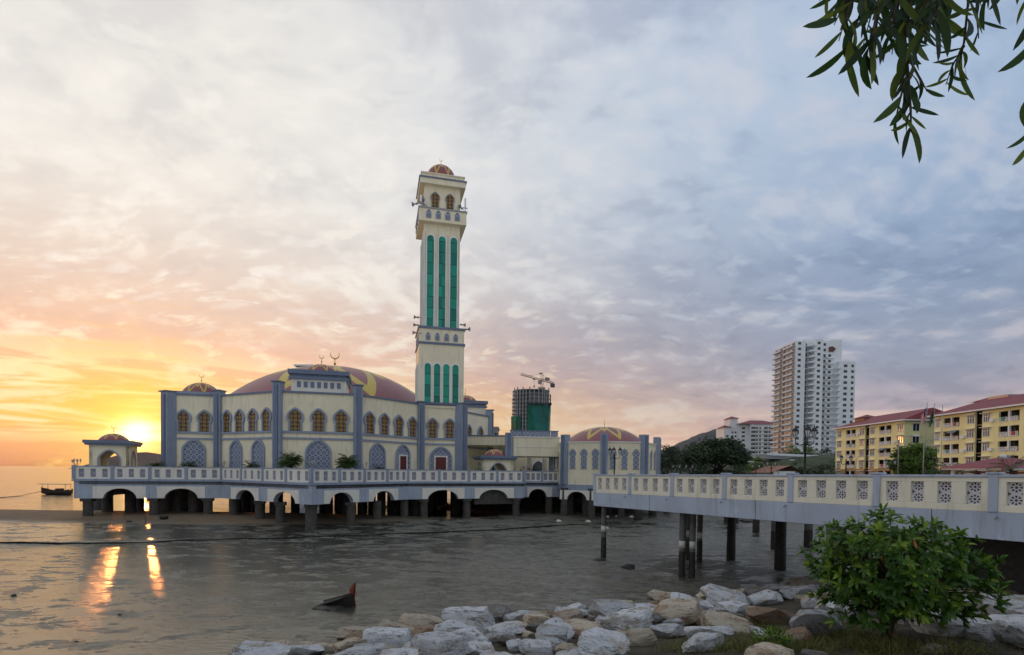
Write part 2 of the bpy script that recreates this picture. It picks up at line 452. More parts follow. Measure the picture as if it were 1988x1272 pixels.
def wrack(x, y):
    e = y - edge_y(x) + .5 * nz(x, y, .12, 3)
    return max(0.0, 1 - abs(e + .1) / .8)
mb = MB()
rows = [3.0 * (1.0155 ** k) for k in range(345)]
NC = 230
vs = []; uv = []
for y in rows:
    for c in range(NC + 1):
        x = (c / NC * 2 - 1) * (1.32 * y + 3)
        vs.append((x, y, mud_z(x, y))); uv.append((x, y))
mb.add(vs, [(r * (NC + 1) + c, r * (NC + 1) + c + 1, (r + 1) * (NC + 1) + c + 1, (r + 1) * (NC + 1) + c) for r in range(len(rows) - 1) for c in range(NC)], uv, True)
def mud_mat():
    m, t, b = new_mat('wet_mud')
    pos = t.node('ShaderNodeNewGeometry').outputs['Position']
    _, py, pz = t.xyz(pos)
    wv = t.scale(pos, (.55, 1.0, 1.0))
    big = t.noise(wv, .13, 6, .65, .5); med = t.noise(wv, .85, 7, .68, .5); fin = t.noise(wv, 4.5, 6, .68, .4)
    film = t.sm(t.m('ADD', t.xyz(pos)[0], t.m('MULTIPLY', t.m('SUBTRACT', big, .5), 16.0)), 0.0, -12.0)
    pm = t.m('ADD', t.m('MULTIPLY', med, .57), t.m('ADD', t.m('MULTIPLY', big, .22), t.m('MULTIPLY', fin, .23)))
    wet = t.sm(pm, t.m('ADD', .50, t.m('MULTIPLY', film, .055)), t.m('ADD', .475, t.m('MULTIPLY', film, .055)))
    n7 = t.noise(wv, 2.0, 6, .7)
    col = t.mix(t.sm(n7, .35, .65), (.078, .076, .058, 1), (.19, .18, .138, 1))
    col = t.mix(t.m('MULTIPLY', t.sm(fin, .50, .60), .8), col, (.020, .021, .018, 1))
    col = t.mix(wet, col, (.052, .052, .042, 1))
    sand = t.m('MULTIPLY', t.sm(pz, .50, .72), t.sm(t.xyz(pos)[0], 0.0, -22.0))
    col = t.mix(sand, col, (.17, .125, .08, 1))
    land = t.sm(pz, 1.6, 2.6)
    col = t.mix(land, col, (.055, .075, .03, 1))
    t.put(b.inputs['Base Color'], col)
    dry = t.m('MAXIMUM', sand, land)
    rg = t.sm(wet, 0.0, 1.0, .50, .16, 'LINEAR')
    t.put(b.inputs['Roughness'], t.m('MAXIMUM', rg, t.m('MULTIPLY', dry, .85)))
    b.inputs['IOR'].default_value = 2.6; b.inputs['Specular Tint'].default_value = (1.0, .95, .80, 1)
    t.put(b.inputs['Specular IOR Level'], t.m('MULTIPLY', t.sm(dry, 0, 1, 1.0, .15, 'LINEAR'), t.m('MULTIPLY', t.sm(film, 0, 1, .28, .62, 'LINEAR'), t.sm(wet, 0, 1, .45, 1.0, 'LINEAR'))))
    vfin = t.noise(wv, 14, 4, .6)
    h = t.m('ADD', t.m('ADD', t.m('MULTIPLY', med, .6), t.m('MULTIPLY', vfin, .10)), t.m('MULTIPLY', fin, .75))
    bp = t.node('ShaderNodeBump'); bp.inputs['Distance'].default_value = .20
    t.put(bp.inputs['Strength'], t.sm(wet, 0, 1, 1.0, .22, 'LINEAR'))
    t.put(bp.inputs['Height'], h); t.put(b.inputs['Normal'], bp.outputs[0])
    return m
struct(mb.build('mud_flat', mud_mat(), recalc=False))
# dark lip of mud that curves across the flat
mb = MB(); pth = []; rr_ = []
for i in range(240):
    x = -62 + 78 * i / 239; y = sum(edge_y(x + k) for k in range(-4, 5)) / 9 + .5 * nz(x, 0, .12, 3) + .25 * nz(x, 3, .35, 3)
    pth.append((x, y, mud_z(x, y) - .03)); rr_.append(.10 + .05 * nz(x, 7, .6) + .05 * nz(x, 9, .15))
mb.tube(pth, [max(.03, r_) for r_ in rr_], 8)
struct(mb.build('mud_ridge', plain('dark_mud', (.016, .017, .015, 1), .9, .3, 3, spec=.1, bump=.5)))

def sea_mat():
    m, t, b = new_mat('sea_water')
    pos = t.node('ShaderNodeNewGeometry').outputs['Position']
    b.inputs['Base Color'].default_value = (.035, .045, .05, 1)
    b.inputs['Roughness'].default_value = .10
    b.inputs['IOR'].default_value = 1.6
    w = t.scale(pos, (.35, 1.0, 1.0))
    h = t.m('ADD', t.m('MULTIPLY', t.noise(w, .35, 4, .55, .6), 1.0), t.m('MULTIPLY', t.noise(w, 1.6, 3, .5), .28))
    bp = t.node('ShaderNodeBump'); bp.inputs['Distance'].default_value = .45; bp.inputs['Strength'].default_value = .8
    t.put(bp.inputs['Height'], h); t.put(b.inputs['Normal'], bp.outputs[0])
    return m
mb = MB()
mb.add([(-6400, 57, 0), (6400, 57, 0), (6400, 6000, 0), (-6400, 6000, 0)], [(0, 1, 2, 3)])
struct(mb.build('sea_water', sea_mat(), recalc=False))

# the near bank of soil and dry grass that carries the stones
def bank_z(x, y):
    a, d = shore(x, y)
    return -.35 + .20 * d * (1 - .012 * max(0, d)) + .18 * nz(x, y, .35, 7) * sst(d, 0, 3)
mb = MB(); vs = []; na, nd = 130, 70
for i in range(na + 1):
    for k in range(nd + 1):
        p = SH.at(-26 + 74 * i / na, .5 + 33 * (k / nd) ** 1.2)
        vs.append((p.x, p.y, bank_z(p.x, p.y)))
mb.add(vs, [(i * (nd + 1) + k, (i + 1) * (nd + 1) + k, (i + 1) * (nd + 1) + k + 1, i * (nd + 1) + k + 1) for i in range(na) for k in range(nd)], None, True)
def soil_mat():
    m, t, b = new_mat('shore_soil')
    pos = t.node('ShaderNodeNewGeometry').outputs['Position']
    n1 = t.noise(pos, 1.3, 5, .65); n2 = t.noise(pos, 14, 5, .7)
    col = t.mix(t.sm(n1, .38, .62), (.05, .038, .024, 1), (.11, .085, .05, 1))
    t.put(b.inputs['Base Color'], t.mix(t.m('MULTIPLY', n2, .7), col, (.02, .018, .012, 1)))
    b.inputs['Roughness'].default_value = .95
    bp = t.node('ShaderNodeBump'); bp.inputs['Strength'].default_value = .8; bp.inputs['Distance'].default_value = .08
    t.put(bp.inputs['Height'], n2); t.put(b.inputs['Normal'], bp.outputs[0])
    return m
struct(mb.build('shore_ground', soil_mat(), recalc=True))

# ------------------------------------------------------------------ the mosque hall
TH = R(14)
P2 = XY(540, 54.0)
HF = Fr(P2 + Vector((cos(TH), sin(TH))) * 3.8, TH)      # origin: middle of the front facet, ground plan frame
CD = 21.2                                               # hall centre lies this far behind the front facet
ZF = 4.30                                               # terrace floor
ZW = Z(548, 762, 54.2)                                  # top of the walls
quarter = [(-15.46, -5.72), (-10.62, -5.72), (-3.8, 0.0), (3.8, 0.0), (10.62, -5.72)]
plan = []
for q in range(4):
    for s, d in quarter:
        rs, rd = s, d + CD
        for _ in range(q): rs, rd = rd, -rs
        plan.append((max(rs, -15.46), rd - CD))
HC = HF.at(0, -CD)
hall = thing('mosque_hall', 'cream mosque hall with blue pilasters, keyhole windows and a broad maroon dome', 'mosque', (HC.x, HC.y, ZF))
mb = MB(); mb.slab([HF.at(s, d) for s, d in plan], ZF, ZW); mb.build('wall', M['cream'], hall)
n = len(plan)
cop = MB(); bands = MB()
for i in range(n):
    a, b_ = plan[i], plan[(i + 1) % n]
    f, L = seg(HF.at(*a), HF.at(*b_))
    cop.box(f, -.02, L + .02, -.25, .14, ZW - .02, ZW + .17)
    for z0, z1, dd in ((ZF + 4.98, ZF + 5.20, .16), (ZF + 4.36, ZF + 4.56, .12)):
        bands.box(f, .3, L - .3, -.05, dd, z0, z1)
cop.build('coping', M['dblue'], hall); bands.build('string_course', M['blue'], hall)

def window(parent, fr, s, z, w, h, kind, glass, fw=.22, name='arched_window', frm='blue', fd=.16):
    """arched or keyhole window: surround standing proud, pane inside it"""
    fn = key_out if kind == 'key' else (lambda w_, h_: arch_out(w_, h_, .12 if kind == 'arch' else 0))
    o = fn(w + 2 * fw, h + fw); i = fn(w, h)
    p = MB(); p.ring(fr, shift(o, s, z), shift(i, s, z), -.02, fd); fo = p.build(name, M[frm], parent)
    g_ = MB(); g_.prism(fr, shift(i, s, z), -.02, .045, (s + .275 if glass == 'lat_hall' else s + .21, z)); g_.build('screen' if glass.startswith('lat') else 'pane', M[glass], fo)
    return fo
ZU = ZF + 5.22; HU = 2.12
def fac(i):
    return seg(HF.at(*plan[i]), HF.at(*plan[(i + 1) % n]))
# F0 left wing, F1, F2 front, F3, F4 right wing
for i, (ups, los, wlo, hlo) in {0: ((1.45, 3.45), (2.42,), 1.9, 4.2), 1: ((1.35, 3.3, 5.3, 7.3), (2.75, 6.1), 1.5, 4.15), 2: ((1.6, 3.8, 6.0), (3.8,), 2.15, 4.15),
                                3: ((1.5, 3.5, 5.55, 7.6), (2.6, 6.2), 1.75, 4.05), 4: ((1.42, 3.42), (2.42,), 2.3, 4.0)}.items():
    f, L = fac(i)
    for s in ups: window(hall, f, s, ZU, 1.12 if i != 2 else 1.22, HU, 'key', 'stained')
    for k, s in enumerate(los):
        fo = window(hall, f, s, ZF + .02, wlo, hlo, 'arch', 'lat_hall', .2)
        if (i == 3 and k == 1) or i == 4:
            d_ = MB(); wd = .48 if i == 3 else .62
            d_.box(f, s - wd, s + wd, .045, .10, ZF + .02, ZF + 2.95); dr = d_.build('door', M['door'], hall)
            e_ = MB()
            e_.box(f, s - wd - .16, s - wd, .045, .15, ZF + .02, ZF + 3.12); e_.box(f, s + wd, s + wd + .16, .045, .15, ZF + .02, ZF + 3.12); e_.box(f, s - wd, s + wd, .045, .15, ZF + 2.95, ZF + 3.12)
            e_.build('door_frame', M['pale'], dr)
# side facet seen past the minaret
for i in (6, 7):
    f, L = fac(i)
    window(hall, f, L * .35, ZU, 1.1, HU, 'key', 'stained'); window(hall, f, L * .7, ZU, 1.1, HU, 'key', 'stained')
# pilasters at the corners of the plan
for i in range(n):
    if i in (11, 12, 13, 14, 15, 16, 17, 18, 19): continue
    a, b_, c = plan[i - 1], plan[i], plan[(i + 1) % n]
    pa, pb, pc = HF.at(*a), HF.at(*b_), HF.at(*c)
    t1 = (pb - pa).normalized(); t2 = (pc - pb).normalized(); t = (t1 + t2).normalized()
    f = Fr(pb, math.atan2(t.y, t.x))
    corner = i % 5 == 0
    top = ZW + (.95 if i % 5 in (2, 3) else .55 if i % 5 == 1 else .25)
    w = .40 if not corner else .62
    p = MB(); p.box(f, -w, w, -.5, .42, ZF, top); po = p.build('pilaster', M['blue'], hall)
    p = MB(); p.box(f, -w * .48, w * .48, -.3, .58, ZF, top - .28); p.box(f, -w - .07, w + .07, -.56, .64, top, top + .12); p.build('pilaster_rib', M['dblue'], po)

def crescent(mb, c, r, h, ang):
    """brass finial: rod, two balls, crescent opening upwards"""
    mb.lathe(c, [(.001, -.1), (r * .10, -.1), (r * .10, h * .25), (r * .3, h * .32), (r * .30, h * .38), (r * .08, h * .46), (r * .08, h * .62), (r * .18, h * .68), (r * .05, h * .75), (.001, h * .75)], 8)
    f = Fr((c[0], c[1]), ang); zc = c[2] + h * .75 + r * .9; pts = []; n_ = 16; cut = R(58)
    ou = [(r * sin(-pi + cut + (2 * pi - 2 * cut) * k / n_) * -1, -r * cos(-cut * 0 + (-(pi - cut) + (2 * pi - 2 * cut) * k / n_))) for k in range(n_ + 1)]
    inn = []
    for k in range(n_ + 1):
        a = -(pi - cut) + (2 * pi - 2 * cut) * k / n_
        th = r * .26 * cos(a / 2) ** 1.0 * max(0, cos(a / 2)) 
        inn.append(((r - th) * sin(a), -(r - th) * cos(a)))
    ou = [(r * sin(-(pi - cut) + (2 * pi - 2 * cut) * k / n_), -r * cos(-(pi - cut) + (2 * pi - 2 * cut) * k / n_)) for k in range(n_ + 1)]
    vs = []; t = r * .07
    for d in (t, -t):
        vs += [f.pt(s, d, zc + z) for s, z in ou] + [f.pt(s, d, zc + z) for s, z in inn]
    m = n_ + 1; fs = []
    for k in range(n_):
        fs += [(k, k + 1, m + k + 1, m + k), (2 * m + k, 2 * m + k + 1, 3 * m + k + 1, 3 * m + k), (k, k + 1, 2 * m + k + 1, 2 * m + k), (m + k, m + k + 1, 3 * m + k + 1, 3 * m + k)]
    mb.add(vs, fs)
def cap(Rb, rise, n_=14):
    """profile of a spherical cap with base radius Rb"""
    Rs = (Rb * Rb + rise * rise) / (2 * rise); a0 = math.asin(min(1, Rb / Rs))
    if rise > Rb: a0 = pi - a0
    return [(max(.001, Rs * sin(a0 * (1 - k / n_))), rise - Rs + Rs * cos(a0 * (1 - k / n_))) for k in range(n_ + 1)]
def dome(parent, c, Rb, rise, fr_=None, fh=None, ang=0.0, seg_=48, name='dome'):
    d = MB(); d.lathe(c, cap(Rb, rise), seg_, True, ang); do = d.build(name, M['dome'], parent, recalc=True)
    if fr_:
        k = MB(); crescent(k, (c[0], c[1], c[2] + rise), fr_, fh, ang); k.build('finial', M['gold'], do)
    return do
ZD = Z(640, 716, 75.5) + .1
dome(hall, (HC.x, HC.y, ZW - .1), 14.9, ZD - ZW + .1, .62, 1.7, TH, 72)
# drum boxes on the front and side facets, each with a small dome
def turret(fr):
    tz = ZW + .2; h1 = Z(600, 743, 57) - tz
    t = MB(); t.box(fr, -2.65, 2.65, -5.6, -.35, tz - .4, tz + h1); to = t.build('turret', M['pale'], hall)
    t = MB(); t.box(fr, -2.85, 2.85, -5.8, -.15, tz + h1, tz + h1 + .28); t.box(fr, -2.68, 2.68, -5.63, -.32, tz + h1 + .28, tz + h1 + .52); t.box(fr, -2.95, 2.95, -5.9, -.05, tz + h1 + .52, tz + h1 + .95)
    t.build('cornice', M['dblue'], to)
    for k in range(7):
        s = -1.92 + .64 * k
        t = MB(); t.box(fr, s - .18, s + .18, -.37, -.30, tz + h1 * .35, tz + h1 * .82); t.build('vent', M['dblue'], to)
    c = fr.at(0, -2.9)
    dome(hall, (c.x, c.y, tz + h1 + .9), 1.95, 1.15, .26, .85, fr.ang, 32)
turret(HF)
sf, sl = fac(7); turret(Fr(HF.at(CD, -CD), TH + pi / 2))
# small dome on the left wing
c = HF.at(-13.0, -8.2)
dome(hall, (c.x, c.y, ZW), 2.1, Z(360, 741, 59) - ZW, .24, .8, TH, 32)
t = MB(); t.box(HF, -15.5, -10.5, -10.6, -5.6, ZW + .12, ZW + .42); t.build('parapet', M['blue'], hall)

# ------------------------------------------------------------------ minaret on the right wing
MW = 2.62
mf = Fr(HF.at(13.04, -5.72 + .10), TH)                  # front face plane
YT = mf.o.y
zt = lambda v: Z(852, v, YT)
MC = mf.at(0, -MW)
mina = thing('minaret', 'tall square cream minaret with green glass strips and a maroon cap', 'minaret', (MC.x, MC.y, ZF))
cz1, cz2, zb0, zb1, zr0, zr1, zr2, zdm = zt(667), zt(638), zt(433), zt(407), zt(356), zt(349), zt(339), zt(323)
sfr = mf.sub(0, -.48)                                   # shaft face
SW = 2.08
def sq(mb, hw, z0, z1, cen=MC):
    f = Fr(cen, TH); mb.box(f, -hw, hw, -hw, hw, z0, z1)
p = MB(); sq(p, MW, ZW - .3, cz2); p.build('lower_shaft', M['cream'], mina)
p = MB(); sq(p, MW + .12, cz1 - .15, cz1 + .1); sq(p, MW + .12, cz2 - .1, cz2 + .16); p.build('cornice', M['dblue'], mina)
p = MB(); sq(p, SW, cz2 + .16, zb0); p.build('shaft', M['cream'], mina)
faces = [Fr(MC, TH + q * pi / 2) for q in range(4)]
def strip(fr, s, z, w, h, fw=.12):
    o = arch_out(w + 2 * fw, h + fw, 0); i = arch_out(w, h, 0)
    a = MB(); a.ring(fr, shift(o, s, z), shift(i, s, z), -.02, .12); ao = a.build('tall_window', M['white'], mina)
    a = MB(); a.prism(fr, shift(i, s, z), -.02, .03); a.build('green_pane', M['greenglass'], ao)
for f in (faces[0], faces[3]):
    lf = f.sub(0, MW); uf = f.sub(0, SW)
    zlo = ZW + .35; hlo = zt(707) - zlo
    for k in range(4): strip(lf, -1.62 + 1.08 * k, zlo, .72, hlo)
    for k in range(3): strip(uf, -1.36 + 1.36 * k, cz2 + .2, .80, zt(456) - cz2 - .2)
    for k in range(4):
        window(mina, lf, -1.6 + 1.07 * k, cz1 + .32, .36, .82, 'arch', 'lat_hall', .08, 'small_window', 'blue', .08)
    rib = MB()
    for s in (-2.02, -.68, .68, 2.02): rib.box(uf, s - .05, s + .05, -.02, .14, cz2 + .16, zt(450))
    for s in (-1.08, 0, 1.08): rib.box(lf, s - .14, s + .14, -.02, .16, zlo - .1, zlo + hlo - .3)
    rib.build('rib', M['pale'], mina)
p = MB(); p.box(mf, -MW, MW, .0, .16, ZW + .1, ZW + .32); p.build('sill_band', M['dblue'], mina)
# balcony, lantern room, roof
BW = 2.74
p = MB(); sq(p, BW, zb0, zb1 - .12); p.build('balcony', M['cream'], mina)
p = MB(); sq(p, BW + .09, zb1 - .12, zb1 + .05); p.build('balcony_rail', M['grey'], mina)
p = MB(); sq(p, SW, zb1, zr0 - .2); p.build('lantern_room', M['cream'], mina)
for f in (faces[0], faces[3]):
    bf = f.sub(0, BW); rf = f.sub(0, SW)
    for k in range(4): window(mina, bf, -1.65 + 1.1 * k, zb0 + .38, .40, .84, 'arch', 'lat_hall', .1, 'small_window', 'blue', .08)
    for s in (-.86, .86): window(mina, rf, s, zb1 + .05, .92, 2.0, 'key', 'stained', .12, 'arched_window', 'grey', .1)
M['redglass'] = M['stained']
p = MB(); sq(p, BW - .1, zr0 - .2, zr1); p.build('roof_soffit', M['cream'], mina)
p = MB(); sq(p, BW + .02, zr1, zr1 + .14); p.build('roof_edge', M['dblue'], mina)
p = MB(); sq(p, BW - .28, zr1 + .14, zr2); sq(p, BW - .18, zr2, zr2 + .12); p.build('roof_step', M['cream'], mina)
dome(mina, (MC.x, MC.y, zr2 + .12), 1.72, Z(853, 323, MC.y) - zr2 - .12, .2, .8, TH, 32)

def horn():
    """grey horn loudspeaker on a short arm, mouth facing +x"""
    r = thing('loudspeaker', 'x', 'loudspeaker', (0, 0, 0))
    b = MB(); rings = [(.0, .06), (.12, .07), (.25, .10), (.38, .17), (.46, .27), (.46, .24), (.30, .09)]
    vs = []; S = 14
    for x, rr in rings: vs += [(x, rr * cos(2 * pi * k / S), rr * sin(2 * pi * k / S)) for k in range(S)]
    b.add(vs, [(i * S + k, i * S + (k + 1) % S, (i + 1) * S + (k + 1) % S, (i + 1) * S + k) for i in range(len(rings) - 1) for k in range(S)] + [tuple(range(S))], None, True)
    b.build('horn', M['grey'], r)
    b = MB(); b.tube([(-.55, 0, 0), (.02, 0, 0)], .035); b.box(WORLD, -.15, .04, -.09, .09, -.09, .09); b.build('bracket', M['grey'], r)
    return r
hp = horn()
for i, (s, d, z, a, lab) in enumerate([
    (-SW - .55, .0, zt(608), pi, 'grey horn loudspeaker high on the left edge of the glazed minaret shaft'),
    (-SW - .6, .1, zt(624), pi, 'grey horn loudspeaker low on the left edge of the glazed minaret shaft'),
    (SW + .6, .0, zt(616), 0, 'grey horn loudspeaker on the right edge of the glazed minaret shaft'),
    (MW + .25, -.2, zt(640) + .28, -.5, 'grey horn loudspeaker on the right end of the ledge below the glazed shaft'),
    (-MW - .3, .1, zt(650), pi, 'grey horn loudspeaker below the left end of the minaret ledge'),
    (-BW - .35, .2, zt(404), 2.6, 'grey horn loudspeaker hanging at the left corner of the minaret balcony'),
    (-BW + .55, -.45, zt(393), -1.9, 'grey horn loudspeaker on the left end of the minaret balcony rail'),
    (BW - .5, -.45, zt(396), -2.3, 'grey horn loudspeaker on the right end of the minaret balcony rail')]):
    o = hp if i == 0 else copy_tree(hp)
    q = mf.at(s, (-.48 if i < 3 else 0) + d - (SW if i < 3 else 0)) if i < 3 else mf.at(s, d)
    o.location = (q.x, q.y, z); o.rotation_euler[2] = a + TH; tag(o, lab, group='horn loudspeakers on the minaret')
def mast(s, d, z0, h, lab):
    q = mf.at(s, d); r = thing('aerial_mast', lab, 'aerial', (q.x, q.y, z0), 'aerials on the minaret balcony')
    b = MB(); b.tube([(q.x, q.y, z0), (q.x, q.y, z0 + h)], .04); b.build('pole', M['grey'], r)
    b = MB(); f = Fr(q, TH); b.box(f, -.1, .1, -.08, .08, z0 + h * .45, z0 + h * .95); b.build('panel', M['white'], r)
    b = MB(); b.box(f, -.28, .28, -.03, .03, z0 + h * .3, z0 + h * .36); b.build('crossbar', M['grey'], r)
mast(BW - .12, -.1, zb1 - .02, 1.75, 'panel aerial on a pole at the right corner of the minaret balcony')
mast(-BW + .2, -.15, zb1 - .02, 1.5, 'panel aerial on a pole at the left corner of the minaret balcony')
mast(-BW + .65, -.2, zb1 - .02, 1.15, 'short panel aerial between the left corner and the keyhole windows of the minaret balcony')

# ------------------------------------------------------------------ terrace on piles
TA, TK, TC, TD, TE, TF = XY(143, 52.2), XY(430, 55.6), XY(605, 46.9), XY(792, 57.3), XY(1018, 63.2), XY(1086, 67.0)
TE2 = XY(1018, 65.6)
ter = thing('terrace', 'pale blue terrace on concrete piles carrying the mosque over the mud', 'terrace', (TC.x, TC.y, 0))
ZR = E + .06; ZB = 2.58                                  # rail top, fascia bottom
tback = (TA - TK).normalized(); nb = Vector((-sin(R(14)), cos(R(14))))
TL = TA + nb * 34
deck = [TA, TK, TC, TD, TE, TE2, TF, Vector((22, 74)), Vector((22, 104)), Vector((-40, 108)), TL]
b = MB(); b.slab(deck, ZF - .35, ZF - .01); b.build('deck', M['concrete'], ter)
def su(P, Q, u):
    f, L = seg(P, Q); k = X(u, 1.0); return (k * P[1] - P[0]) / (f.e.x - k * f.e.y)
ARCHES = {0: [((180, 283), (200, 265)), ((305, 398), (319, 384))], 1: [((449, 503), (458, 495)), ((520, 581), (531, 574))],
          2: [((629, 697), (640, 686)), ((716, 773), (725, 765))], 3: [((820, 902), (831, 890)), ((922, 998), (931, 986))], 5: [((1024, 1072), (1027, 1062))]}
segs = [(TA, TK, 4), (TK, TC, 4), (TC, TD, 4), (TD, TE, 4), (TE, TE2, 1), (TE2, TF, 2), (TL, TA, 10)]
def arc(s0, s1, z0, h, n_=10):
    """pointed arch from (s0,z0) to (s1,z0)"""
    c = (s0 + s1) / 2; w = (s1 - s0) / 2
    return [(c - w * cos(pi / 2 * k / n_) ** .9, z0 + h * sin(pi / 2 * k / n_) ** 1.15) for k in range(n_ + 1)] + [(c + w * cos(pi / 2 * k / n_) ** .9, z0 + h * sin(pi / 2 * k / n_) ** 1.15) for k in range(n_ - 1, -1, -1)]
front_piles = []
def screen_bay(parent, fr, s0, s1, z0, z1, nscr, wscr, mat, lat, thick=.16, zl0=.2, zl1=.82, bev=0.0):
    """one bay of pierced balustrade: solid leaf with openings, a screen in each"""
    L = s1 - s0; h = z1 - z0; a = z0 + h * zl0; c = z0 + h * zl1
    b = MB(); b.box(fr, s0, s1, -thick, 0, z0, a); b.box(fr, s0, s1, -thick, 0, c, z1)
    xs = []
    for k in range(nscr):
        m_ = s0 + L * (k + .5 + .09 * ((k + .5) / nscr - .5)) / nscr if False else s0 + L * (k + .5) / nscr
        xs.append((m_ - wscr / 2, m_ + wscr / 2))
    e = s0
    for x0, x1 in xs: b.box(fr, e, x0, -thick, 0, a, c); e = x1
    b.box(fr, e, s1, -thick, 0, a, c)
    po = b.build('balustrade_panel', M[mat], parent, bevel=bev)
    for x0, x1 in xs:
        q = MB(); q.prism(fr, [(x0, a), (x1, a), (x1, c), (x0, c)], -thick + .03, -thick + .07, (x0, a + ((c - a) - (.40 if lat == 'lat_bridge' else .46) * 2) / 2)); q.build('pierced_screen', M[lat], po)
for si, (P, Q, nb_) in enumerate(segs):
    f, L = seg(P, Q)
    ar = [((su(P, Q, p0), su(P, Q, p1)), (su(P, Q, a0), su(P, Q, a1))) for (p0, p1), (a0, a1) in ARCHES.get(si, [])]
    out_ = [(0, ZF - .02), (0, ZB)]
    for (p0, p1), (a0, a1) in ar: out_ += arc(a0, a1, ZB, .98)
    out_ += [(L, ZB), (L, ZF - .02)]
    b = MB(); b.prism(f, out_, -.45, 0); b.build('fascia', M['fascia'], ter)
    for (p0, p1), (a0, a1) in ar:
        b = MB(); b.prism(f, [(p0, 3.78), (p0, ZB + .02)] + arc(a0, a1, ZB + .02, .97) + [(p1, ZB + .02), (p1, 3.78)], -.02, .05); b.build('arch_panel', M['pale'], ter)
    b = MB(); b.box(f, -.1, L + .1, -.3, .16, ZF - .02, ZF + .12); b.box(f, -.05, L + .05, -.3, .08, ZF + .12, ZF + .2); b.build('ledge', M['blue'], ter)
    b = MB(); b.box(f, 0, L, -.2, .04, ZR - .09, ZR); b.build('handrail', M['blue'], ter)
    for k in range(nb_):
        s0, s1 = L * k / nb_ + .14, L * (k + 1) / nb_ - .14
        screen_bay(ter, f, s0, s1, ZF + .2, ZR - .09, 3 if L / nb_ > 1.8 else 2, .46 if L / nb_ > 1.8 else .4, 'pale', 'lat_rail', zl0=.14, zl1=.84)
        b = MB(); b.box(f, s0 - .28, s0, -.24, .09, ZF + .2, ZR + .05); b.build('rail_post', M['blue'], ter)
# closed dark panel behind the last arch of the right front
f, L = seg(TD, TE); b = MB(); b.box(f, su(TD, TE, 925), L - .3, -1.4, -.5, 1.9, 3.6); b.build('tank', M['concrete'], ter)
def pile(x, y, r=.46, top=ZF - .3, name='pile', parent=ter, capz=True, base=None):
    z0 = (mud_z(x, y) if base is None else base) - .4
    b = MB(); b.lathe((x, y, 0), [(r * 1.06, z0), (r, z0 + .9), (r, top)], 14)
    if capz: b.box(Fr((x, y), TH), -r * 1.12, r * 1.12, -r * 1.12, r * 1.12, ZB - .3, ZB - .01)
    return b.build(name, M['concrete'], parent)
for (P, Q), us in (((TA, TK), (165, 295, 401)), ((TK, TC), (443, 494, 534)), ((TC, TD), (689, 740)), ((TD, TE), (788, 826, 910, 1006)), ((TE2, TF), (1070,))):
    f, L = seg(P, Q)
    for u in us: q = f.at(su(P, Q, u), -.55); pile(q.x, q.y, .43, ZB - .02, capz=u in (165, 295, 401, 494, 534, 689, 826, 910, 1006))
for u, Y in ((208, 57), (253, 57.5), (190, 63), (270, 64), (330, 60), (345, 58.5), (362, 61), (388, 60), (376, 57.6), (318, 57.4)):  # some piles added to break up the sunlight coming under the deck
    q = XY(u, Y); pile(q.x, q.y, .52, capz=False)
q = TC + (TK - TC).normalized() * .6 + Vector((0, .9)); pile(q.x, q.y, .5, ZB - .3)
for i in range(-11, 8):
    for k in range(0, 8):
        q = HF.at(i * 3.9 + (k % 3) * 1.2, 3.2 - k * 5.2)
        inside = (q - TA).dot(Vector((-(TK - TA).y, (TK - TA).x)).normalized()) > 2 and (q.x > -33 or (k + i) % 2)
        if not inside or q.x > 6 or q.x < -47: continue
        if (q - TC).dot(seg(TC, TD)[0].n) > -1.5 or (q - TK).dot(seg(TK, TC)[0].n) > -1.5 or (q - TD).dot(seg(TD, TE)[0].n) > -1.5: continue
        pile(q.x, q.y, .5, capz=False)

# the domed hall beside the bridge
GV = XY(1172, 62.0); gd = GV.normalized(); GC = GV + gd * 6.5
gz = lambda v: Z(1140, v, 63.2)
gzw = gz(859); 
octo = thing('domed_hall', 'small octagonal cream hall with pointed blue screens and a low maroon dome', 'hall', (GC.x, GC.y, ZF))
verts8 = []
a_ = math.atan2(-gd.y, -gd.x)
for k in range(8):
    a = a_ + k * pi / 4; verts8.append(GC + Vector((cos(a), sin(a))) * 6.5)
b = MB(); b.slab([(p.x, p.y) for p in verts8], ZF - .1, gzw); b.build('wall', M['cream'], octo)
co = MB(); bs = MB()
for k in range(8):
    P, Q = verts8[k], verts8[(k + 1) % 8]
    f, L = seg(P, Q)
    co.box(f, -.02, L + .02, -.3, .10, gzw - .02, gzw + .12)
    bs.box(f, -.05, L + .05, -.4, .12, ZF - .75, ZF - .1)
    if k in (0, 1, 6, 7):
        for s in (1.05, 2.5, 3.95): window(octo, f, s, gz(910.5), .95, gz(871) - gz(910.5), 'key', 'lat_hall', .09, 'arched_window', 'cream', .08)
    a = a_ + k * pi / 4
    pf = Fr(P, a + pi / 2); b = MB(); b.box(pf, -.42, .42, -.45, .35, ZF - .1, gz(843)); po = b.build('pilaster', M['blue'], octo)
    b = MB(); b.box(pf, -.17, .17, -.3, .46, ZF - .1, gz(843) - .15); b.build('pilaster_rib', M['dblue'], po)
co.build('coping', M['pale'], octo); bs.build('base_band', M['blue'], octo)
dome(octo, (GC.x, GC.y, gzw + .05), 5.3, Z(1174, 830, GC.y) - gzw, .2, .95, a_, 56)
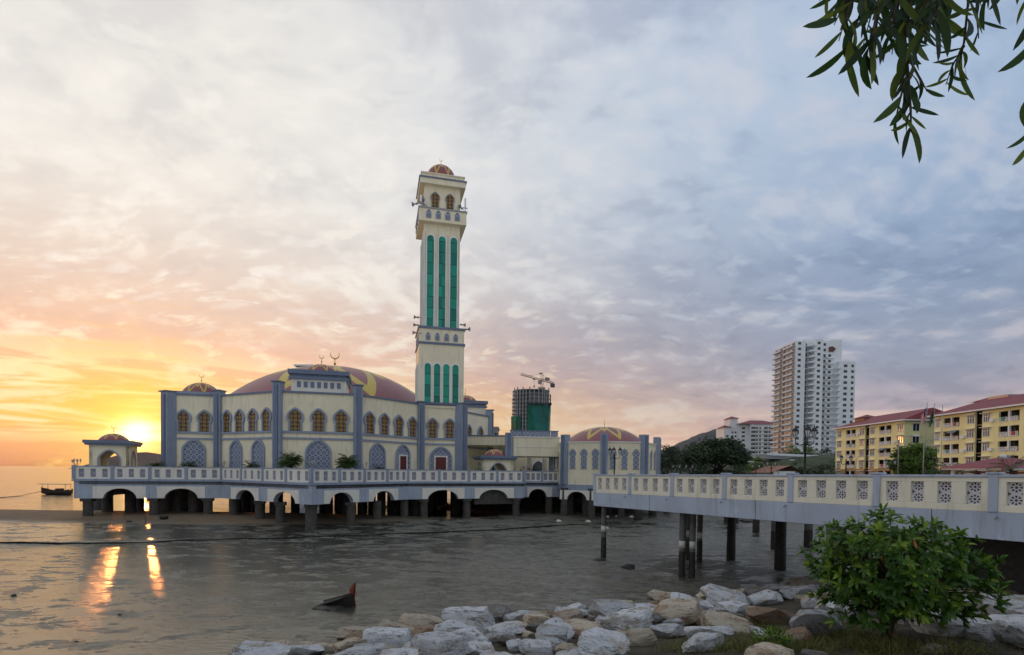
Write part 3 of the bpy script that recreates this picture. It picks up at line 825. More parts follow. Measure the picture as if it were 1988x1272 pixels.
# its arched skirt over the mud
f, L = seg(TF + (verts8[7] - TF).normalized() * .3, verts8[0] + (verts8[0] - verts8[7]).normalized() * 4.5)
f, L = seg(verts8[7] + Vector((-.6, -.5)), verts8[0] + Vector((0, -.5)))
for f, L, am in ((f, L, su(verts8[7] + Vector((-.6, -.5)), verts8[0] + Vector((0, -.5)), 1120)),):
    b = MB(); b.prism(f, [(0, ZF - .75), (0, 2.45)] + arc(am - 1.25, am + 1.25, 2.45, .95) + [(L, 2.45), (L, ZF - .75)], -.3, 0); b.build('arch_skirt', M['pale'], octo)
    for s in (am - 1.7, am + 1.7):
        q = f.at(s, -.4); x, y = q.x, q.y
        b = MB(); b.lathe((x, y, 0), [(.45, mud_z(x, y) - .4), (.42, ZF - .5)], 14); b.build('pile', M['concrete'], octo)
for k in range(6):
    a = a_ + (k + .5) * pi / 3; x, y = GC.x + 4.2 * cos(a), GC.y + 4.2 * sin(a)
    b = MB(); b.lathe((x, y, 0), [(.42, mud_z(x, y) - .4), (.42, ZF - .1)], 12); b.build('pile', M['concrete'], octo)

# covered passage between the two halls
p0, p1 = XY(996, 66.2), XY(1086, 66.9)
con = thing('covered_passage', 'cream covered passage with open front linking mosque and domed hall', 'passage', (p0.x + 2, p0.y + 2, ZF))
f, L = seg(p0, p1)
zA, zB_ = Z(1040, 850, 66.5), Z(1040, 886, 66.5)
b = MB(); b.box(f, 0, L, -7, 0, zB_, zA); b.build('front_beam', M['cream'], con)
b = MB(); b.box(f, -.05, L + .05, -7.05, .08, zA, zA + .14); b.box(f, -.02, L, -7, .04, (zA + zB_) / 2 - .05, (zA + zB_) / 2 + .02); b.build('coping', M['pale'], con)
zp = Z(1040, 837, 67)
for k, (x0, x1) in enumerate(((-.3, 1.1), (1.25, 4.6), (4.75, L - .1))):
    b = MB(); b.prism(f, [(x0, zA + .14), (x1, zA + .14), (x1, zp), (x0, zp)], -.8, -.7); b.build('pierced_parapet', M['lat_hall'], con)
b = MB(); b.box(f, -.4, L, -.88, -.62, zp, zp + .09); b.build('parapet_rail', M['dblue'], con)
q0 = XY(980, 66.0); pf = Fr(q0, f.ang)
b = MB(); b.box(pf, .05, .92, -.6, .1, ZF, Z(987, 840, 66)); po = b.build('pillar', M['blue'], con)
b = MB(); b.box(pf, .3, .66, -.4, .2, ZF, Z(987, 841, 66)); b.build('pillar_rib', M['dblue'], po)
g0, g1 = XY(893, 70.5), XY(981, 70.0); f2, L2 = seg(g0, g1)
b = MB(); b.box(f2, 0, L2 + .5, -9, 0, Z(940, 864, 70), Z(940, 847, 70)); b.build('rear_beam', M['cream'], con)
b = MB(); b.box(f2, 0, L2, -9, .1, Z(940, 847, 70), Z(940, 846, 70) + .1); b.build('rear_coping', M['dblue'], con)
b = MB(); b.box(f2, 0, L2 + L + 1, -9.4, -9, ZF, Z(940, 864, 70)); b.build('back_wall', M['cream'], con)
for s in (1.2, 4.9, 6.6, 8.8, 10.9):
    q = f2.at(s, -5.5); b = MB(); b.lathe((q.x, q.y, 0), [(.42, ZF), (.36, ZF + .3), (.36, zB_ + 2)], 14); b.build('column', M['pale'], con)
for s in (2.6, 9.9):
    window(con, f2.sub(0, -8.98), s, ZF, 1.7, 2.9, 'arch', 'glassdark', .3, 'doorway', 'white')
b = MB(); q = f2.sub(9.5, -5.0); b.box(q, -.45, .45, -.3, .3, ZF, ZF + 1.5); b.build('shoe_locker', M['redwood'], con)
b = MB(); b.slab([XY(893, 64.2), XY(1018, 65.8), TF, Vector((TF.x + .5, 82)), Vector((g0.x, 82))], ZF - .005, ZF + .012); b.build('floor', M['pale'], con)

# pavilions on the terrace
def pavilion(u, Y, ang, W_, zr, zwall, zdome, lab, fin):
    c0 = XY(u, Y); f = Fr(c0, ang); c = f.at(W_ / 2, -W_ / 2)
    r = thing('pavilion', lab, 'pavilion', (c.x, c.y, ZF), 'domed pavilions on the terrace')
    for q in range(4):
        fq = Fr(c, ang + q * pi / 2).sub(-W_ / 2, W_ / 2)
        ah = (zwall - ZF) * .80; aw = W_ * .52
        o = arch_out(aw, ah, .15); t_ = [(a + W_ / 2, z + ZF) for a, z in o]
        b = MB(); b.prism(fq, [(0, ZF)] + [t_[0]] + t_[:1:-1] + [t_[1]] + [(W_, ZF), (W_, zwall), (0, zwall)], -.28, -.002 * q); w_ = b.build('arch_wall', M['cream'], r)
        b = MB(); b.ring(fq, [(a * 1.14 + W_ / 2, z * 1.05 + ZF) for a, z in o], t_, -.02, .06); b.build('arch_trim', M['blue'], w_)
    f0 = Fr(c, ang); h = W_ / 2
    b = MB(); b.box(f0, -h - .42, h + .42, -h - .42, h + .42, zwall, zr); b.box(f0, -h - .3, h + .3, -h - .3, h + .3, zwall - .18, zwall); b.build('roof_slab', M['dblue'], r)
    dome(r, (c.x, c.y, zr), h * .82, zdome - zr, fin, fin * 3.2, ang, 36)
pavilion(172.7, 53.9, R(23), 3.35, Z(220, 856, 55.5), Z(220, 862, 55.5), Z(221, 841, 55.5), 'domed pavilion at the seaward end of the terrace, the low sun behind its roof', .22)
pavilion(938, 64.4, R(16), 3.75, Z(970, 885, 65), Z(970, 890, 65), Z(970, 871.5, 65.5), 'small domed pavilion beside the dark covered passage', .2)
# ------------------------------------------------------------------ footbridge
BP = XY(1155, 35.6); BA = math.atan2(-.8813, .4725); BK = .0105; BL = 3.48; NB = 9; BWD = 8.0
bf = Fr(BP, BA, BK)
ZBR = E - .15                                           # rail top at the far end
M['tide_and_shade'] = plain('tide_and_shade_concrete', (.028, .026, .022, 1), .6, .4, 5, bump=.6)  # tide-dark concrete, also colours the added shade block
bri = thing('footbridge', 'long concrete footbridge with cream pierced parapet and pale blue beam on dark piles', 'bridge', (bf.at(NB * BL / 2).x, bf.at(NB * BL / 2).y, 0))
Lb = NB * BL
b = MB(); b.box(bf, -.12, Lb, -.35, .0, ZBR - 2.07, ZBR - 1.19); b.build('beam', M['bblue'], bri, bevel=.02)
b = MB(); b.box(bf, -.12, Lb, -BWD, -BWD + .35, ZBR - 2.07, ZBR - 1.19); b.box(bf, -.12, .23, -BWD + .35, -.35, ZBR - 2.07, ZBR - 1.19); b.build('rear_beam', M['bblue'], bri)
b = MB(); b.box(bf, -.1, Lb, -BWD + .02, -.02, ZBR - 1.45, ZBR - 1.2); b.build('deck', M['concrete'], bri)
for s in (5.2, 12.2, 19.2):
    b = MB(); b.box(bf, s - .012, s + .012, -.02, .004, ZBR - 2.06, ZBR - 1.2); b.build('beam_joint', M['concrete'], bri)
for s in (3.1, 6.6, 10.3, 13.7, 17.6, 21.0):
    q0, q1 = bf.pt(s, .03, ZBR - 1.34), bf.pt(s, .14, ZBR - 1.40); b = MB(); b.tube([q0, q1], .028, 8); b.build('drain_spout', M['grey'], bri)
b = MB(); b.box(bf, 0, Lb, -.24, .05, ZBR - .085, ZBR); b.build('coping', M['bblue'], bri, bevel=.015)
for k in range(NB):
    s0, s1 = BL * k + .12, BL * (k + 1) - .12
    screen_bay(bri, bf, s0, s1, ZBR - 1.19, ZBR - .085, 4, .40, 'bcream', 'lat_bridge', .2, .2, .86, .012)
for k in range(NB + 1):
    b = MB(); s = BL * k
    b.box(bf, s - .125, s + .125, -.26, .045, ZBR - 1.19, ZBR + .02); b.box(bf, s - .19, s + .19, -.30, .085, ZBR + .02, ZBR + .075)
    b.build('parapet_post', M['bblue'], bri, bevel=.012)
# the parapet across the deck
# added dark block standing in for the black shade under the landward end
b = MB(); b.box(bf, 18.9, Lb, -BWD + .1, -2.0, -.4, ZBR - 1.5); b.build('shade_block', M['tide_and_shade'], bri)
b = MB(); b.box(bf, 0, Lb, -BWD, -BWD + .2, ZBR - 1.19, ZBR - .03); b.build('far_parapet', M['bcream'], bri)
b = MB(); b.box(bf, 0, .2, -BWD + .2, -3.2, ZBR - 1.19, ZBR - .03); b.build('end_parapet', M['bcream'], bri)
M['pilecon'] = plain('pile_concrete', (.115, .115, .11, 1), .7, .3, 2.5, dirt=.5, bump=.35)
M['bandwhite'] = plain('white_band_paint', (.62, .60, .54, 1), .6, .12, 5, dirt=.5)
def bpile(parent, x, y, r, ztop, zband=None, big=False):
    z0 = max(mud_z(x, y), bank_z(x, y) if shore(x, y)[1] > 0 else -9) - .5
    b = MB(); b.lathe((x, y, 0), [(r, z0), (r, ztop)], 16); o = b.build('pile', M['pilecon'] if not big else M['tide_and_shade'], parent)
    b = MB(); b.lathe((x, y, 0), [(r * .97, z0), (r * 1.07, z0 + .1), (r * 1.06, z0 + 1.45), (r * 1.02, z0 + 1.85), (r * .99, z0 + 1.9)], 16); b.build('tide_stain', M['tide_and_shade'], o)
    if zband:
        b = MB(); b.lathe((x, y, 0), [(r * .99, zband), (r * 1.03, zband), (r * 1.03, zband + .4), (r * .99, zband + .4)], 16); b.build('white_band', M['bandwhite'], o)
for s in (.45,):
    q = bf.at(s, -.45); bpile(bri, q.x, q.y, .17, ZBR - 2.05, 1.8)
for s, d, band in ( (.6, -BWD + .6, None), (1.6, -BWD + 1.5, None)):
    q = bf.at(s, d); bpile(bri, q.x, q.y, .165, ZBR - 1.44, band)
for s, d, r in ((8.2, -BWD + .5, .30), (15.6, -.8, .24), (15.3, -BWD + .5, .30), (22.4, -.8, .26), (22.6, -BWD + .5, .32), (4.6, -BWD + .4, .26)):
    q = bf.at(s, d); bpile(bri, q.x, q.y, r, ZBR - 1.44, None, True)
for u, Y in ((1327, 29.6), (1347, 29.4), (1340, 35), (1361, 34)):
    q = XY(u, Y); bpile(bri, q.x, q.y, .165, ZBR - 1.44, 1.6)
b = MB()
for s in (8.05, 15.5, 22.5): b.box(bf, s - .35, s + .35, -BWD + .4, -.4, ZBR - 1.85, ZBR - 1.46)
b.build('cross_beam', M['concrete'], bri)
# low jetty beyond the bridge on its own piles
jf = Fr(bf.at(1.0, -BWD - .2), R(8))
jet = thing('jetty', 'low concrete jetty on banded piles running off behind the footbridge', 'jetty', (jf.o.x, jf.o.y, 0))
b = MB(); b.box(jf, 0, 34, -3, 0, ZBR - 1.75, ZBR - 1.4); b.build('deck', M['concrete'], jet)
for u, Y, r, bd in ((1505, 41.0, .2, 2.9), (1523, 41.5, .2, 2.9), (1516, 43.2, .18, None), (1572, 42.0, .3, None), (1428, 60, .4, None), (1415, 60.5, .4, None), (1470, 52, .3, None)):
    p = XY(u, Y); bpile(jet, p.x, p.y, r, ZBR - 1.6, bd)
for u, Y in ((1182, 70), (1208, 72), (1240, 62), (1268, 66), (1296, 72)):
    p = XY(u, Y); bpile(jet, p.x, p.y, .45, ZBR - 1.6)
j2 = Fr(XY(1176, 71), R(-6)); b = MB(); b.box(j2, 0, 26, -3, .5, ZBR - 1.75, ZBR - 1.5); b.build('rear_deck', M['concrete'], jet)
b = MB(); p = XY(1625, 22.0); b.lathe((p.x, p.y, 0), [(.34, -.5), (.34, ZBR - 1.5)], 16); b.build('pier', M['pilecon'], jet)

# ------------------------------------------------------------------ lamps
def lamp_post(h, name='street_lamp', heads=3, mat='black', glass='lampglass'):
    r = thing(name, 'x', 'lamp', (0, 0, 0)); k = h / 3.2
    b = MB(); b.lathe((0, 0, 0), [(.16 * k, 0), (.16 * k, .25 * k), (.09 * k, .32 * k), (.075 * k, .9 * k), (.10 * k, .95 * k), (.05 * k, 1.05 * k), (.042 * k, h - .75 * k), (.08 * k, h - .7 * k), (.04 * k, h - .62 * k), (.04 * k, h - .3 * k), (.001, h - .28 * k)], 10); b.build('pole', M[mat], r)
    spots = [(cos(2 * pi * i / 3 + .2) * .42 * k, sin(2 * pi * i / 3 + .2) * .42 * k, h - .42 * k) for i in range(3)] if heads == 3 else [(-.36 * k, 0, h - .42 * k), (.36 * k, 0, h - .42 * k)] if heads == 2 else [(0, 0, h - .4 * k)]
    for x, y, z in spots:
        if heads > 1:
            b = MB(); b.tube([(0, 0, h - .68 * k), (x * .5, y * .5, h - .76 * k), (x * .95, y * .95, h - .68 * k), (x, y, h - .44 * k)], .022 * k, 6); b.build('arm', M[mat], r)
        b = MB(); b.lathe((x, y, z), [(.001, -.03 * k), (.05 * k, -.03 * k), (.12 * k, .28 * k), (.12 * k, .29 * k)], 6, False); g = b.build('lantern', M[glass], r)
        b = MB(); b.lathe((x, y, z), [(.15 * k, .27 * k), (.15 * k, .31 * k), (.08 * k, .40 * k), (.03 * k, .44 * k), (.02 * k, .54 * k), (.001, .55 * k)], 6, False)
        for i in range(6):
            a = 2 * pi * i / 6; b.tube([(x + .052 * k * cos(a), y + .052 * k * sin(a), z - .03 * k), (x + .125 * k * cos(a), y + .125 * k * sin(a), z + .28 * k)], .011 * k, 4)
        b.build('lantern_cap', M[mat], g)
    return r
lp = lamp_post(3.25)
q = bf.at(14.05, -.75); lp.location = (q.x, q.y, ZBR - 1.2 + BK * 14); tag(lp, 'tall black three-lantern lamp on the footbridge in front of the white tower', group='black lamps on the footbridge')
l2 = copy_tree(lp); q = bf.at(1.0, -.8); l2.location = (q.x, q.y, ZBR - 1.2); l2.scale = (.9, .9, .9); tag(l2, 'black lantern lamp on the footbridge against the domed hall pillar')
tl = lamp_post(2.1, 'terrace_lamp', 3, 'grey')
for i, (u, Y, lab) in enumerate(((150, 53.3, 'grey lantern lamp at the seaward corner of the terrace'), (144.5, 60, 'smaller grey lantern lamp just beyond the seaward corner of the terrace'),
        (433, 56.4, 'grey lamp behind the rail between two arched screens of the left facet'), (706, 54.5, 'grey lamp on the terrace at the foot of the pilaster right of the front facet'),
        (606, 48.6, 'grey lamp at the projecting front corner of the terrace'), (1019, 66, 'grey lamp at the stepped end of the terrace rail beside the passage'))):
    o = tl if i == 0 else copy_tree(tl); p = XY(u, Y); o.location = (p.x, p.y, ZF); o.rotation_euler[2] = i * .7
    tag(o, lab, group='lamps along the terrace')

# ------------------------------------------------------------------ leaf and tree tools
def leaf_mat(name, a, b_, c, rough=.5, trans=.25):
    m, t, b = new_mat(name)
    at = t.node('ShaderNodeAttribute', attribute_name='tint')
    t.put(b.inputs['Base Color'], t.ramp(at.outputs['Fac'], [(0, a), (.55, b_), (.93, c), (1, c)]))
    b.inputs['Roughness'].default_value = rough; b.inputs['Specular IOR Level'].default_value = .35
    if trans:
        tr = t.node('ShaderNodeBsdfTranslucent'); t.put(tr.inputs[0], t.ramp(at.outputs['Fac'], [(0, a), (.55, b_), (1, c)]))
        mx = t.node('ShaderNodeMixShader'); mx.inputs[0].default_value = trans
        o = t.n['Material Output']; t.l.new(b.outputs[0], mx.inputs[1]); t.l.new(tr.outputs[0], mx.inputs[2]); t.l.new(mx.outputs[0], o.inputs[0])
    return m
M['leaf_dark'] = leaf_mat('dark_tree_leaves', (.012, .030, .012, 1), (.030, .060, .022, 1), (.06, .095, .03, 1))
M['leaf_mid'] = leaf_mat('tree_leaves', (.05, .10, .016, 1), (.105, .185, .024, 1), (.20, .27, .045, 1), .5, .35)
M['leaf_dry'] = leaf_mat('dry_leaves', (.07, .075, .025, 1), (.13, .12, .04, 1), (.2, .17, .07, 1))
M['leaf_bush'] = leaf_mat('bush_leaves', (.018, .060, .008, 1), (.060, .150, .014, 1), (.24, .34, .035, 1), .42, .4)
M['leaf_wattle'] = leaf_mat('wattle_leaves', (.012, .036, .010, 1), (.035, .085, .012, 1), (.14, .19, .012, 1), .45, .5)
M['leaf_palm'] = leaf_mat('palm_leaves', (.025, .055, .016, 1), (.06, .11, .025, 1), (.13, .17, .04, 1))
M['bark'] = plain('bark', (.07, .052, .036, 1), .9, .3, 6, bump=.7)
M['grass'] = leaf_mat('grass_blades', (.07, .085, .02, 1), (.14, .145, .035, 1), (.27, .24, .09, 1), .7)

def leaf(mb, base, dirv, L, w, droop, nrm, tint, n=4, side=0.0, fold=.25):
    """one bent leaf blade of n sections with a fold along its rib"""
    d = dirv.normalized(); s = d.cross(nrm)
    if s.length < 1e-3: s = d.cross(Vector((1, 0, 0)))
    s.normalize(); nn = s.cross(d).normalized(); p = Vector(base); vs = []
    for i in range(n + 1):
        t = i / n; ww = w * .5 * (sin(pi * min(1, t * .92 + .04)) ** .8)
        if i == n: ww = w * .02
        vs += [p + s * ww + nn * ww * fold, p, p - s * ww + nn * ww * fold]
        d = (d + Vector((0, 0, -droop / n)) + s * side / n).normalized(); s = (s - d * s.dot(d)).normalized(); nn = s.cross(d); p = p + d * (L / n)
    fs = []
    for i in range(n): fs += [(3 * i, 3 * i + 1, 3 * i + 4, 3 * i + 3), (3 * i + 1, 3 * i + 2, 3 * i + 5, 3 * i + 4)]
    mb.add(vs, fs, None, True, tint)

def rvec(): 
    a, z = random.uniform(0, 2 * pi), random.uniform(-1, 1); q = math.sqrt(1 - z * z)
    return Vector((q * cos(a), q * sin(a), z))
def crown(mb, c, rx, ry, rz, nclump, nleaf, size, flat=.0, seed=0):
    """leaf-clump cards through lobes of a crown; clumps near lobe tops carry paler young leaves"""
    rnd = random.Random(seed)
    lobes = []
    for _ in range(nclump):
        a = rnd.uniform(0, 2 * pi); z = rnd.uniform(-.75, 1); q = math.sqrt(max(0, 1 - z * z)); rr = rnd.uniform(.45, .95)
        lobes.append((Vector((c[0] + rx * q * cos(a) * rr, c[1] + ry * q * sin(a) * rr, c[2] + rz * z * rr * (1 - flat * (z < 0)))), rnd.uniform(.20, .40) * min(rx, ry, rz * 1.4), rnd.random()))
    for lc, lr, lt in lobes:
        for _ in range(nleaf):
            d = rvec(); d.z = d.z * .7 + .1
            p = lc + d * lr * (rnd.random() ** .45)
            nrm = (d + rvec() * .9).normalized(); u = nrm.cross(Vector((.3, .2, 1))).normalized(); v = nrm.cross(u); sz = size * rnd.uniform(.6, 1.35)
            t = min(1, max(0, .25 + .45 * lt + rnd.uniform(-.25, .3)))
            mb.add([p - u * sz * .5, p + v * sz * .32 - u * sz * .05, p + u * sz * .55, p - v * sz * .34], [(0, 1, 2, 3)], None, False, t)
def tree(name, lab, u, Y, vtop, wpx, mat='leaf_dark', z0=4.2, nclump=46, nleaf=60, size=None, trunk=.28, grp=None, flat=.6, seed=1, cat='tree', rzf=.5):
    p = XY(u, Y); zt_ = Z(u, vtop, Y); w = wpx / FPX * Y; hgt = zt_ - z0
    r = thing(name, lab, cat, (p.x, p.y, z0), grp)
    rz_ = hgt * rzf; cz = zt_ - rz_
    b = MB(); rnd = random.Random(seed)
    tr = trunk * w / 8
    b.tube([(p.x, p.y, z0 - .3), (p.x + .1 * w * rnd.uniform(-.3, .3), p.y, z0 + (cz - z0) * .5), (p.x, p.y, cz)], [tr, tr * .8, tr * .45], 8)
    for k in range(6):
        a = k * 1.05 + rnd.random(); b.tube([(p.x, p.y, cz - rz_ * .75), (p.x + cos(a) * w * .18, p.y + sin(a) * w * .18, cz - rz_ * .2), (p.x + cos(a) * w * .36, p.y + sin(a) * w * .36, cz + rz_ * .35)], [tr * .6, tr * .4, tr * .15], 6)
    b.build('trunk', M['bark'], r)
    b = MB(); crown(b, (p.x, p.y, cz), w / 2, w / 2, rz_, nclump, nleaf, size or w * .045, flat, seed); b.build('crown', M[mat], r, recalc=False)
    return r
def palm(name, lab, u, Y, z0, zt_, spread, nf=16, mat='leaf_palm', grp=None, trunk=.12, seed=3, cat='palm', cluster=1):
    p = XY(u, Y); r = thing(name, lab, cat, (p.x, p.y, z0), grp); rnd = random.Random(seed)
    b = MB(); f = MB()
    for c_i in range(cluster):
        ox, oy = (rnd.uniform(-.3, .3) * spread, rnd.uniform(-.3, .3) * spread) if cluster > 1 else (0, 0)
        zc = z0 + (zt_ - z0) * rnd.uniform(.35, .6) if cluster > 1 else z0 + (zt_ - z0) * .74
        b.tube([(p.x + ox * .4, p.y + oy * .4, z0 - .1), (p.x + ox, p.y + oy, zc)], [trunk, trunk * .75], 7)
        for k in range(nf):
            a = 2 * pi * k / nf + rnd.uniform(-.2, .2); el = rnd.uniform(.15, 1.25)
            d = Vector((cos(a) * cos(el), sin(a) * cos(el), sin(el))); L = spread * rnd.uniform(.75, 1.1)
            q = Vector((p.x + ox, p.y + oy, zc)); dd = d.copy(); N = 9; pts = []
            for i in range(N + 1):
                pts.append(q.copy()); q = q + dd * (L / N); dd = (dd + Vector((0, 0, -.16))).normalized()
            f.tube(pts, [spread * .012] * N + [spread * .004], 4, tint=.4, cap=False)
            for i in range(1, N + 1):
                t = (pts[i] - pts[i - 1]).normalized(); sd = t.cross(Vector((0, 0, 1))).normalized()
                for sg in (-1, 1):
                    for h in (0, .5):
                        bp_ = pts[i - 1].lerp(pts[i], h); ll = L * .26 * sin(pi * (.12 + .85 * i / (N + 1)))
                        leaf(f, bp_, (sd * sg + t * .6 + Vector((0, 0, -.12))), ll, spread * .03, .6, Vector((0, 0, 1)), rnd.uniform(.1, .9), 2, fold=0)
    b.build('stem', M['bark'], r); f.build('fronds', M[mat], r, recalc=False)
    return r
def shrub(name, lab, x, y, z0, rx, rz, n, mat='leaf_mid', seed=0, grp=None, size=.14, cat='plant'):
    r = thing(name, lab, cat, (x, y, z0), grp); b = MB(); rnd = random.Random(seed)
    for k in range(5):
        a = k * 1.3; b.tube([(x, y, z0 - .05), (x + rx * .5 * cos(a), y + rx * .5 * sin(a), z0 + rz * 1.1)], [.03, .01], 5)
    b.build('stem', M['bark'], r)
    b = MB()
    for _ in range(n):
        d = rvec(); p = Vector((x, y, z0 + rz)) + Vector((d.x * rx, d.y * rx, d.z * rz)) * rnd.random() ** .4
        leaf(b, p, (d + rvec() * .6 + Vector((0, 0, .5))), size * rnd.uniform(.7, 1.3), size * .42, .5, rvec(), rnd.uniform(0, 1), 3)
    b.build('foliage', M[mat], r, recalc=False); return r

# plants on the terrace
M['pot'] = plain('clay_pot', (.22, .09, .05, 1), .7, .2, 3)
for i, (u, Y, hpx, sp, lab) in enumerate(((302, 55.5, 20, .8, 'green potted palm beside the left corner pilaster'), (368, 56.3, 18, 1.0, 'spiky potted palm before the broad screen of the left wing'),
        (485, 54.6, 17, .9, 'low potted palm before the second arched screen of the left facet'), (561, 51.8, 40, 1.2, 'tall bushy potted palm left of the front screen'),
        (674, 52.5, 42, 1.15, 'tall upright potted palm right of the front screen'), (735, 56.5, 14, .8, 'low leafy plant before the screen beside the red door'))):
    zt_ = Z(u, hor(u) - hpx * 1.05, Y)
    palm('potted_palm', lab, u, Y, ZF, max(zt_, ZF + 1.2) + .5, sp, 16, grp='potted palms on the terrace', trunk=.04, seed=20 + i, cat='potted palm', cluster=10 if hpx > 30 else 5)
for i, (u, Y, rx, rz, lab) in enumerate(((290, 56, .7, .75, 'bare leafy shrub beside the seaward pavilion'), (1015, 67.6, .9, .95, 'dark shrub in front of the passage opening'), (1030, 68.5, .7, .9, 'dark shrub nearer the red locker in the passage'),
        (928, 63.6, .55, .85, 'pale leafy plant left of the small pavilion'), (905, 63.6, .4, .75, 'thin plant at the foot of the last pilaster'), (640, 50.5, 1.3, .62, 'low spreading plant with reddish leaves behind the front rail'), (868, 60.5, .5, .7, 'small plant in front of the arched doorway'))):
    p = XY(u, Y); shrub('terrace_shrub', lab, p.x, p.y, ZF, rx, rz, 160, ('leaf_mid', 'leaf_dark', 'leaf_dark', 'leaf_mid', 'leaf_mid', 'leaf_dry', 'leaf_dark')[i], 40 + i, 'shrubs on the terrace', .22)
# ------------------------------------------------------------------ shore stones
def ground_hit(u, v, fn):
    """where the sight line through photo pixel (u, v) meets the ground fn(x, y)"""
    Y = 4.0
    while Y < 120:
        p = W(u, v, Y)
        if p.z <= fn(p.x, p.y): return p
        Y += .04
    return p
def both(x, y):
    z = mud_z(x, y)
    return max(z, bank_z(x, y)) if shore(x, y)[1] > 0 else z
def stone_mat(name, c1, c2, stain, amt):
    m, t, b = new_mat(name)
    pos = t.node('ShaderNodeTexCoord').outputs['Object']
    oi = t.node('ShaderNodeObjectInfo').outputs['Random']
    off = t.vm('ADD', pos, t.comb(t.m('MULTIPLY', oi, 37.0), t.m('MULTIPLY', oi, 91.0), 0.0))
    n1 = t.noise(off, 1.7, 5, .62); n2 = t.noise(off, 9, 5, .7); n3 = t.noise(off, 60, 2, .6); n4 = t.noise(t.scale(off, (1, .35, 2.2)), 3.2, 4, .6, 1.2)
    col = t.mix(t.sm(n2, .3, .7), c1, c2)
    col = t.mix(t.m('MULTIPLY', t.sm(n1, .50, .64), amt), col, stain)
    col = t.mix(t.m('MULTIPLY', t.sm(n4, .56, .64), .75), col, (.11, .09, .075, 1))
    cr_ = t.node('ShaderNodeTexVoronoi', feature='DISTANCE_TO_EDGE'); t.put(cr_.inputs['Vector'], t.vm('ADD', off, t.scale(t.noise(off, 2.5, 3, .6, out=1), (.5, .5, .5)))); cr_.inputs['Scale'].default_value = 1.1
    crk = t.sm(cr_.outputs[0], .025, .0); col = t.mix(t.m('MULTIPLY', crk, t.m('MULTIPLY', t.sm(n1, .50, .6), .45)), col, (.05, .042, .035, 1))
    col = t.mix(t.m('MULTIPLY', t.sm(n3, .56, .68), .55), col, (.10, .095, .09, 1))
    br = t.sm(oi, 0, 1, .68, 1.12, 'LINEAR')
    t.put(b.inputs['Base Color'], t.mix(1.0, col, t.comb(br, br, br), 'MULTIPLY'))
    b.inputs['Roughness'].default_value = .82; b.inputs['Specular IOR Level'].default_value = .25
    bp = t.node('ShaderNodeBump'); bp.inputs['Strength'].default_value = .9; bp.inputs['Distance'].default_value = .06
    t.put(bp.inputs['Height'], t.m('SUBTRACT', t.m('ADD', t.m('MULTIPLY', n2, .9), t.m('MULTIPLY', n3, .3)), t.m('MULTIPLY', crk, t.m('MULTIPLY', t.sm(n1, .50, .6), .4)))); t.put(b.inputs['Normal'], bp.outputs[0])
    return m
STONE = {'pale grey': stone_mat('grey_granite', (.46, .48, .50, 1), (.68, .69, .69, 1), (.36, .28, .19, 1), .6),
         'tan': stone_mat('tan_granite', (.46, .38, .27, 1), (.60, .53, .42, 1), (.30, .17, .08, 1), .6),
         'rusty brown': stone_mat('rusty_granite', (.24, .15, .085, 1), (.36, .25, .16, 1), (.38, .36, .33, 1), .55),
         'dark mottled': stone_mat('dark_granite', (.13, .115, .10, 1), (.24, .21, .19, 1), (.40, .39, .38, 1), .45)}
def stone_mesh(seed):
    rnd = random.Random(seed); bm = bmesh.new(); bmesh.ops.create_icosphere(bm, subdivisions=4, radius=1.0)
    pl = []
    for ax in ((1, 0, 0), (-1, 0, 0), (0, 1, 0), (0, -1, 0), (0, 0, -1)):
        pl.append(((Vector(ax) + Vector((rnd.gauss(0, .25), rnd.gauss(0, .25), rnd.gauss(0, .25)))).normalized(), rnd.uniform(.55, .78)))
    for _ in range(9):
        a, z = rnd.uniform(0, 2 * pi), rnd.uniform(-1, 1); q = math.sqrt(1 - z * z)
        pl.append((Vector((q * cos(a), q * sin(a), z)), rnd.uniform(.52, .80)))
    pl.append((Vector((rnd.uniform(-.2, .2), rnd.uniform(-.2, .2), 1)).normalized(), rnd.uniform(.5, .68)))
    for v in bm.verts:
        p = v.co.copy()
        for n_, h in pl:
            k = p.dot(n_) - h
            if k > 0: p -= n_ * k * .97
        p += p.normalized() * (.05 * mnoise.fractal(p * 2.2 + Vector((seed, 0, 0)), 1.0, 2.0, 4) + .02 * mnoise.noise(p * 8 + Vector((0, seed, 0))) - .03 * max(0, .12 - abs(mnoise.noise(p * 2.4 + Vector((seed, seed, 0))))) * 8)
        v.co = p
    me = bpy.data.meshes.new('boulder'); bm.to_mesh(me); bm.free()
    me.polygons.foreach_set('use_smooth', [True] * len(me.polygons)); me.set_sharp_from_angle(angle=R(17)); return me
STM = {c: [stone_mesh(100 + 7 * i + j) for j in range(8)] for i, c in enumerate(STONE)}
for c, ms in STM.items():
    for me in ms: me.materials.append(STONE[c])
rnd = random.Random(11)
stones = []
def photo_uv(p):
    q = CM.inverted() @ Vector(p); return CX + FPX * q.x / -q.z, CY - FPX * q.y / -q.z
def try_stone(a, d, r, k=.63):
    r *= min(1.08, max(.55, (SH.at(a, d).y / 17) ** .85))
    for s in stones:
        if (s[0] - a) ** 2 + (s[1] - d) ** 2 < (k * (s[2] + r)) ** 2: return False
    p = SH.at(a, d); u, v = photo_uv((p.x, p.y, bank_z(p.x, p.y) + .3))
    if u < 505 or u > 2040 or v > 1305 or p.y < 5 or 1600 < u < 1770 and v > 1150 and rnd.random() < .6: return False
    if 1290 < u < 1790 and v > 1226 and rnd.random() < .7: return False
    if u < 600 and v < 1222: return False
    if 1640 < u < 1810 and 1195 < v: return False
    stones.append((a, d, r)); return True
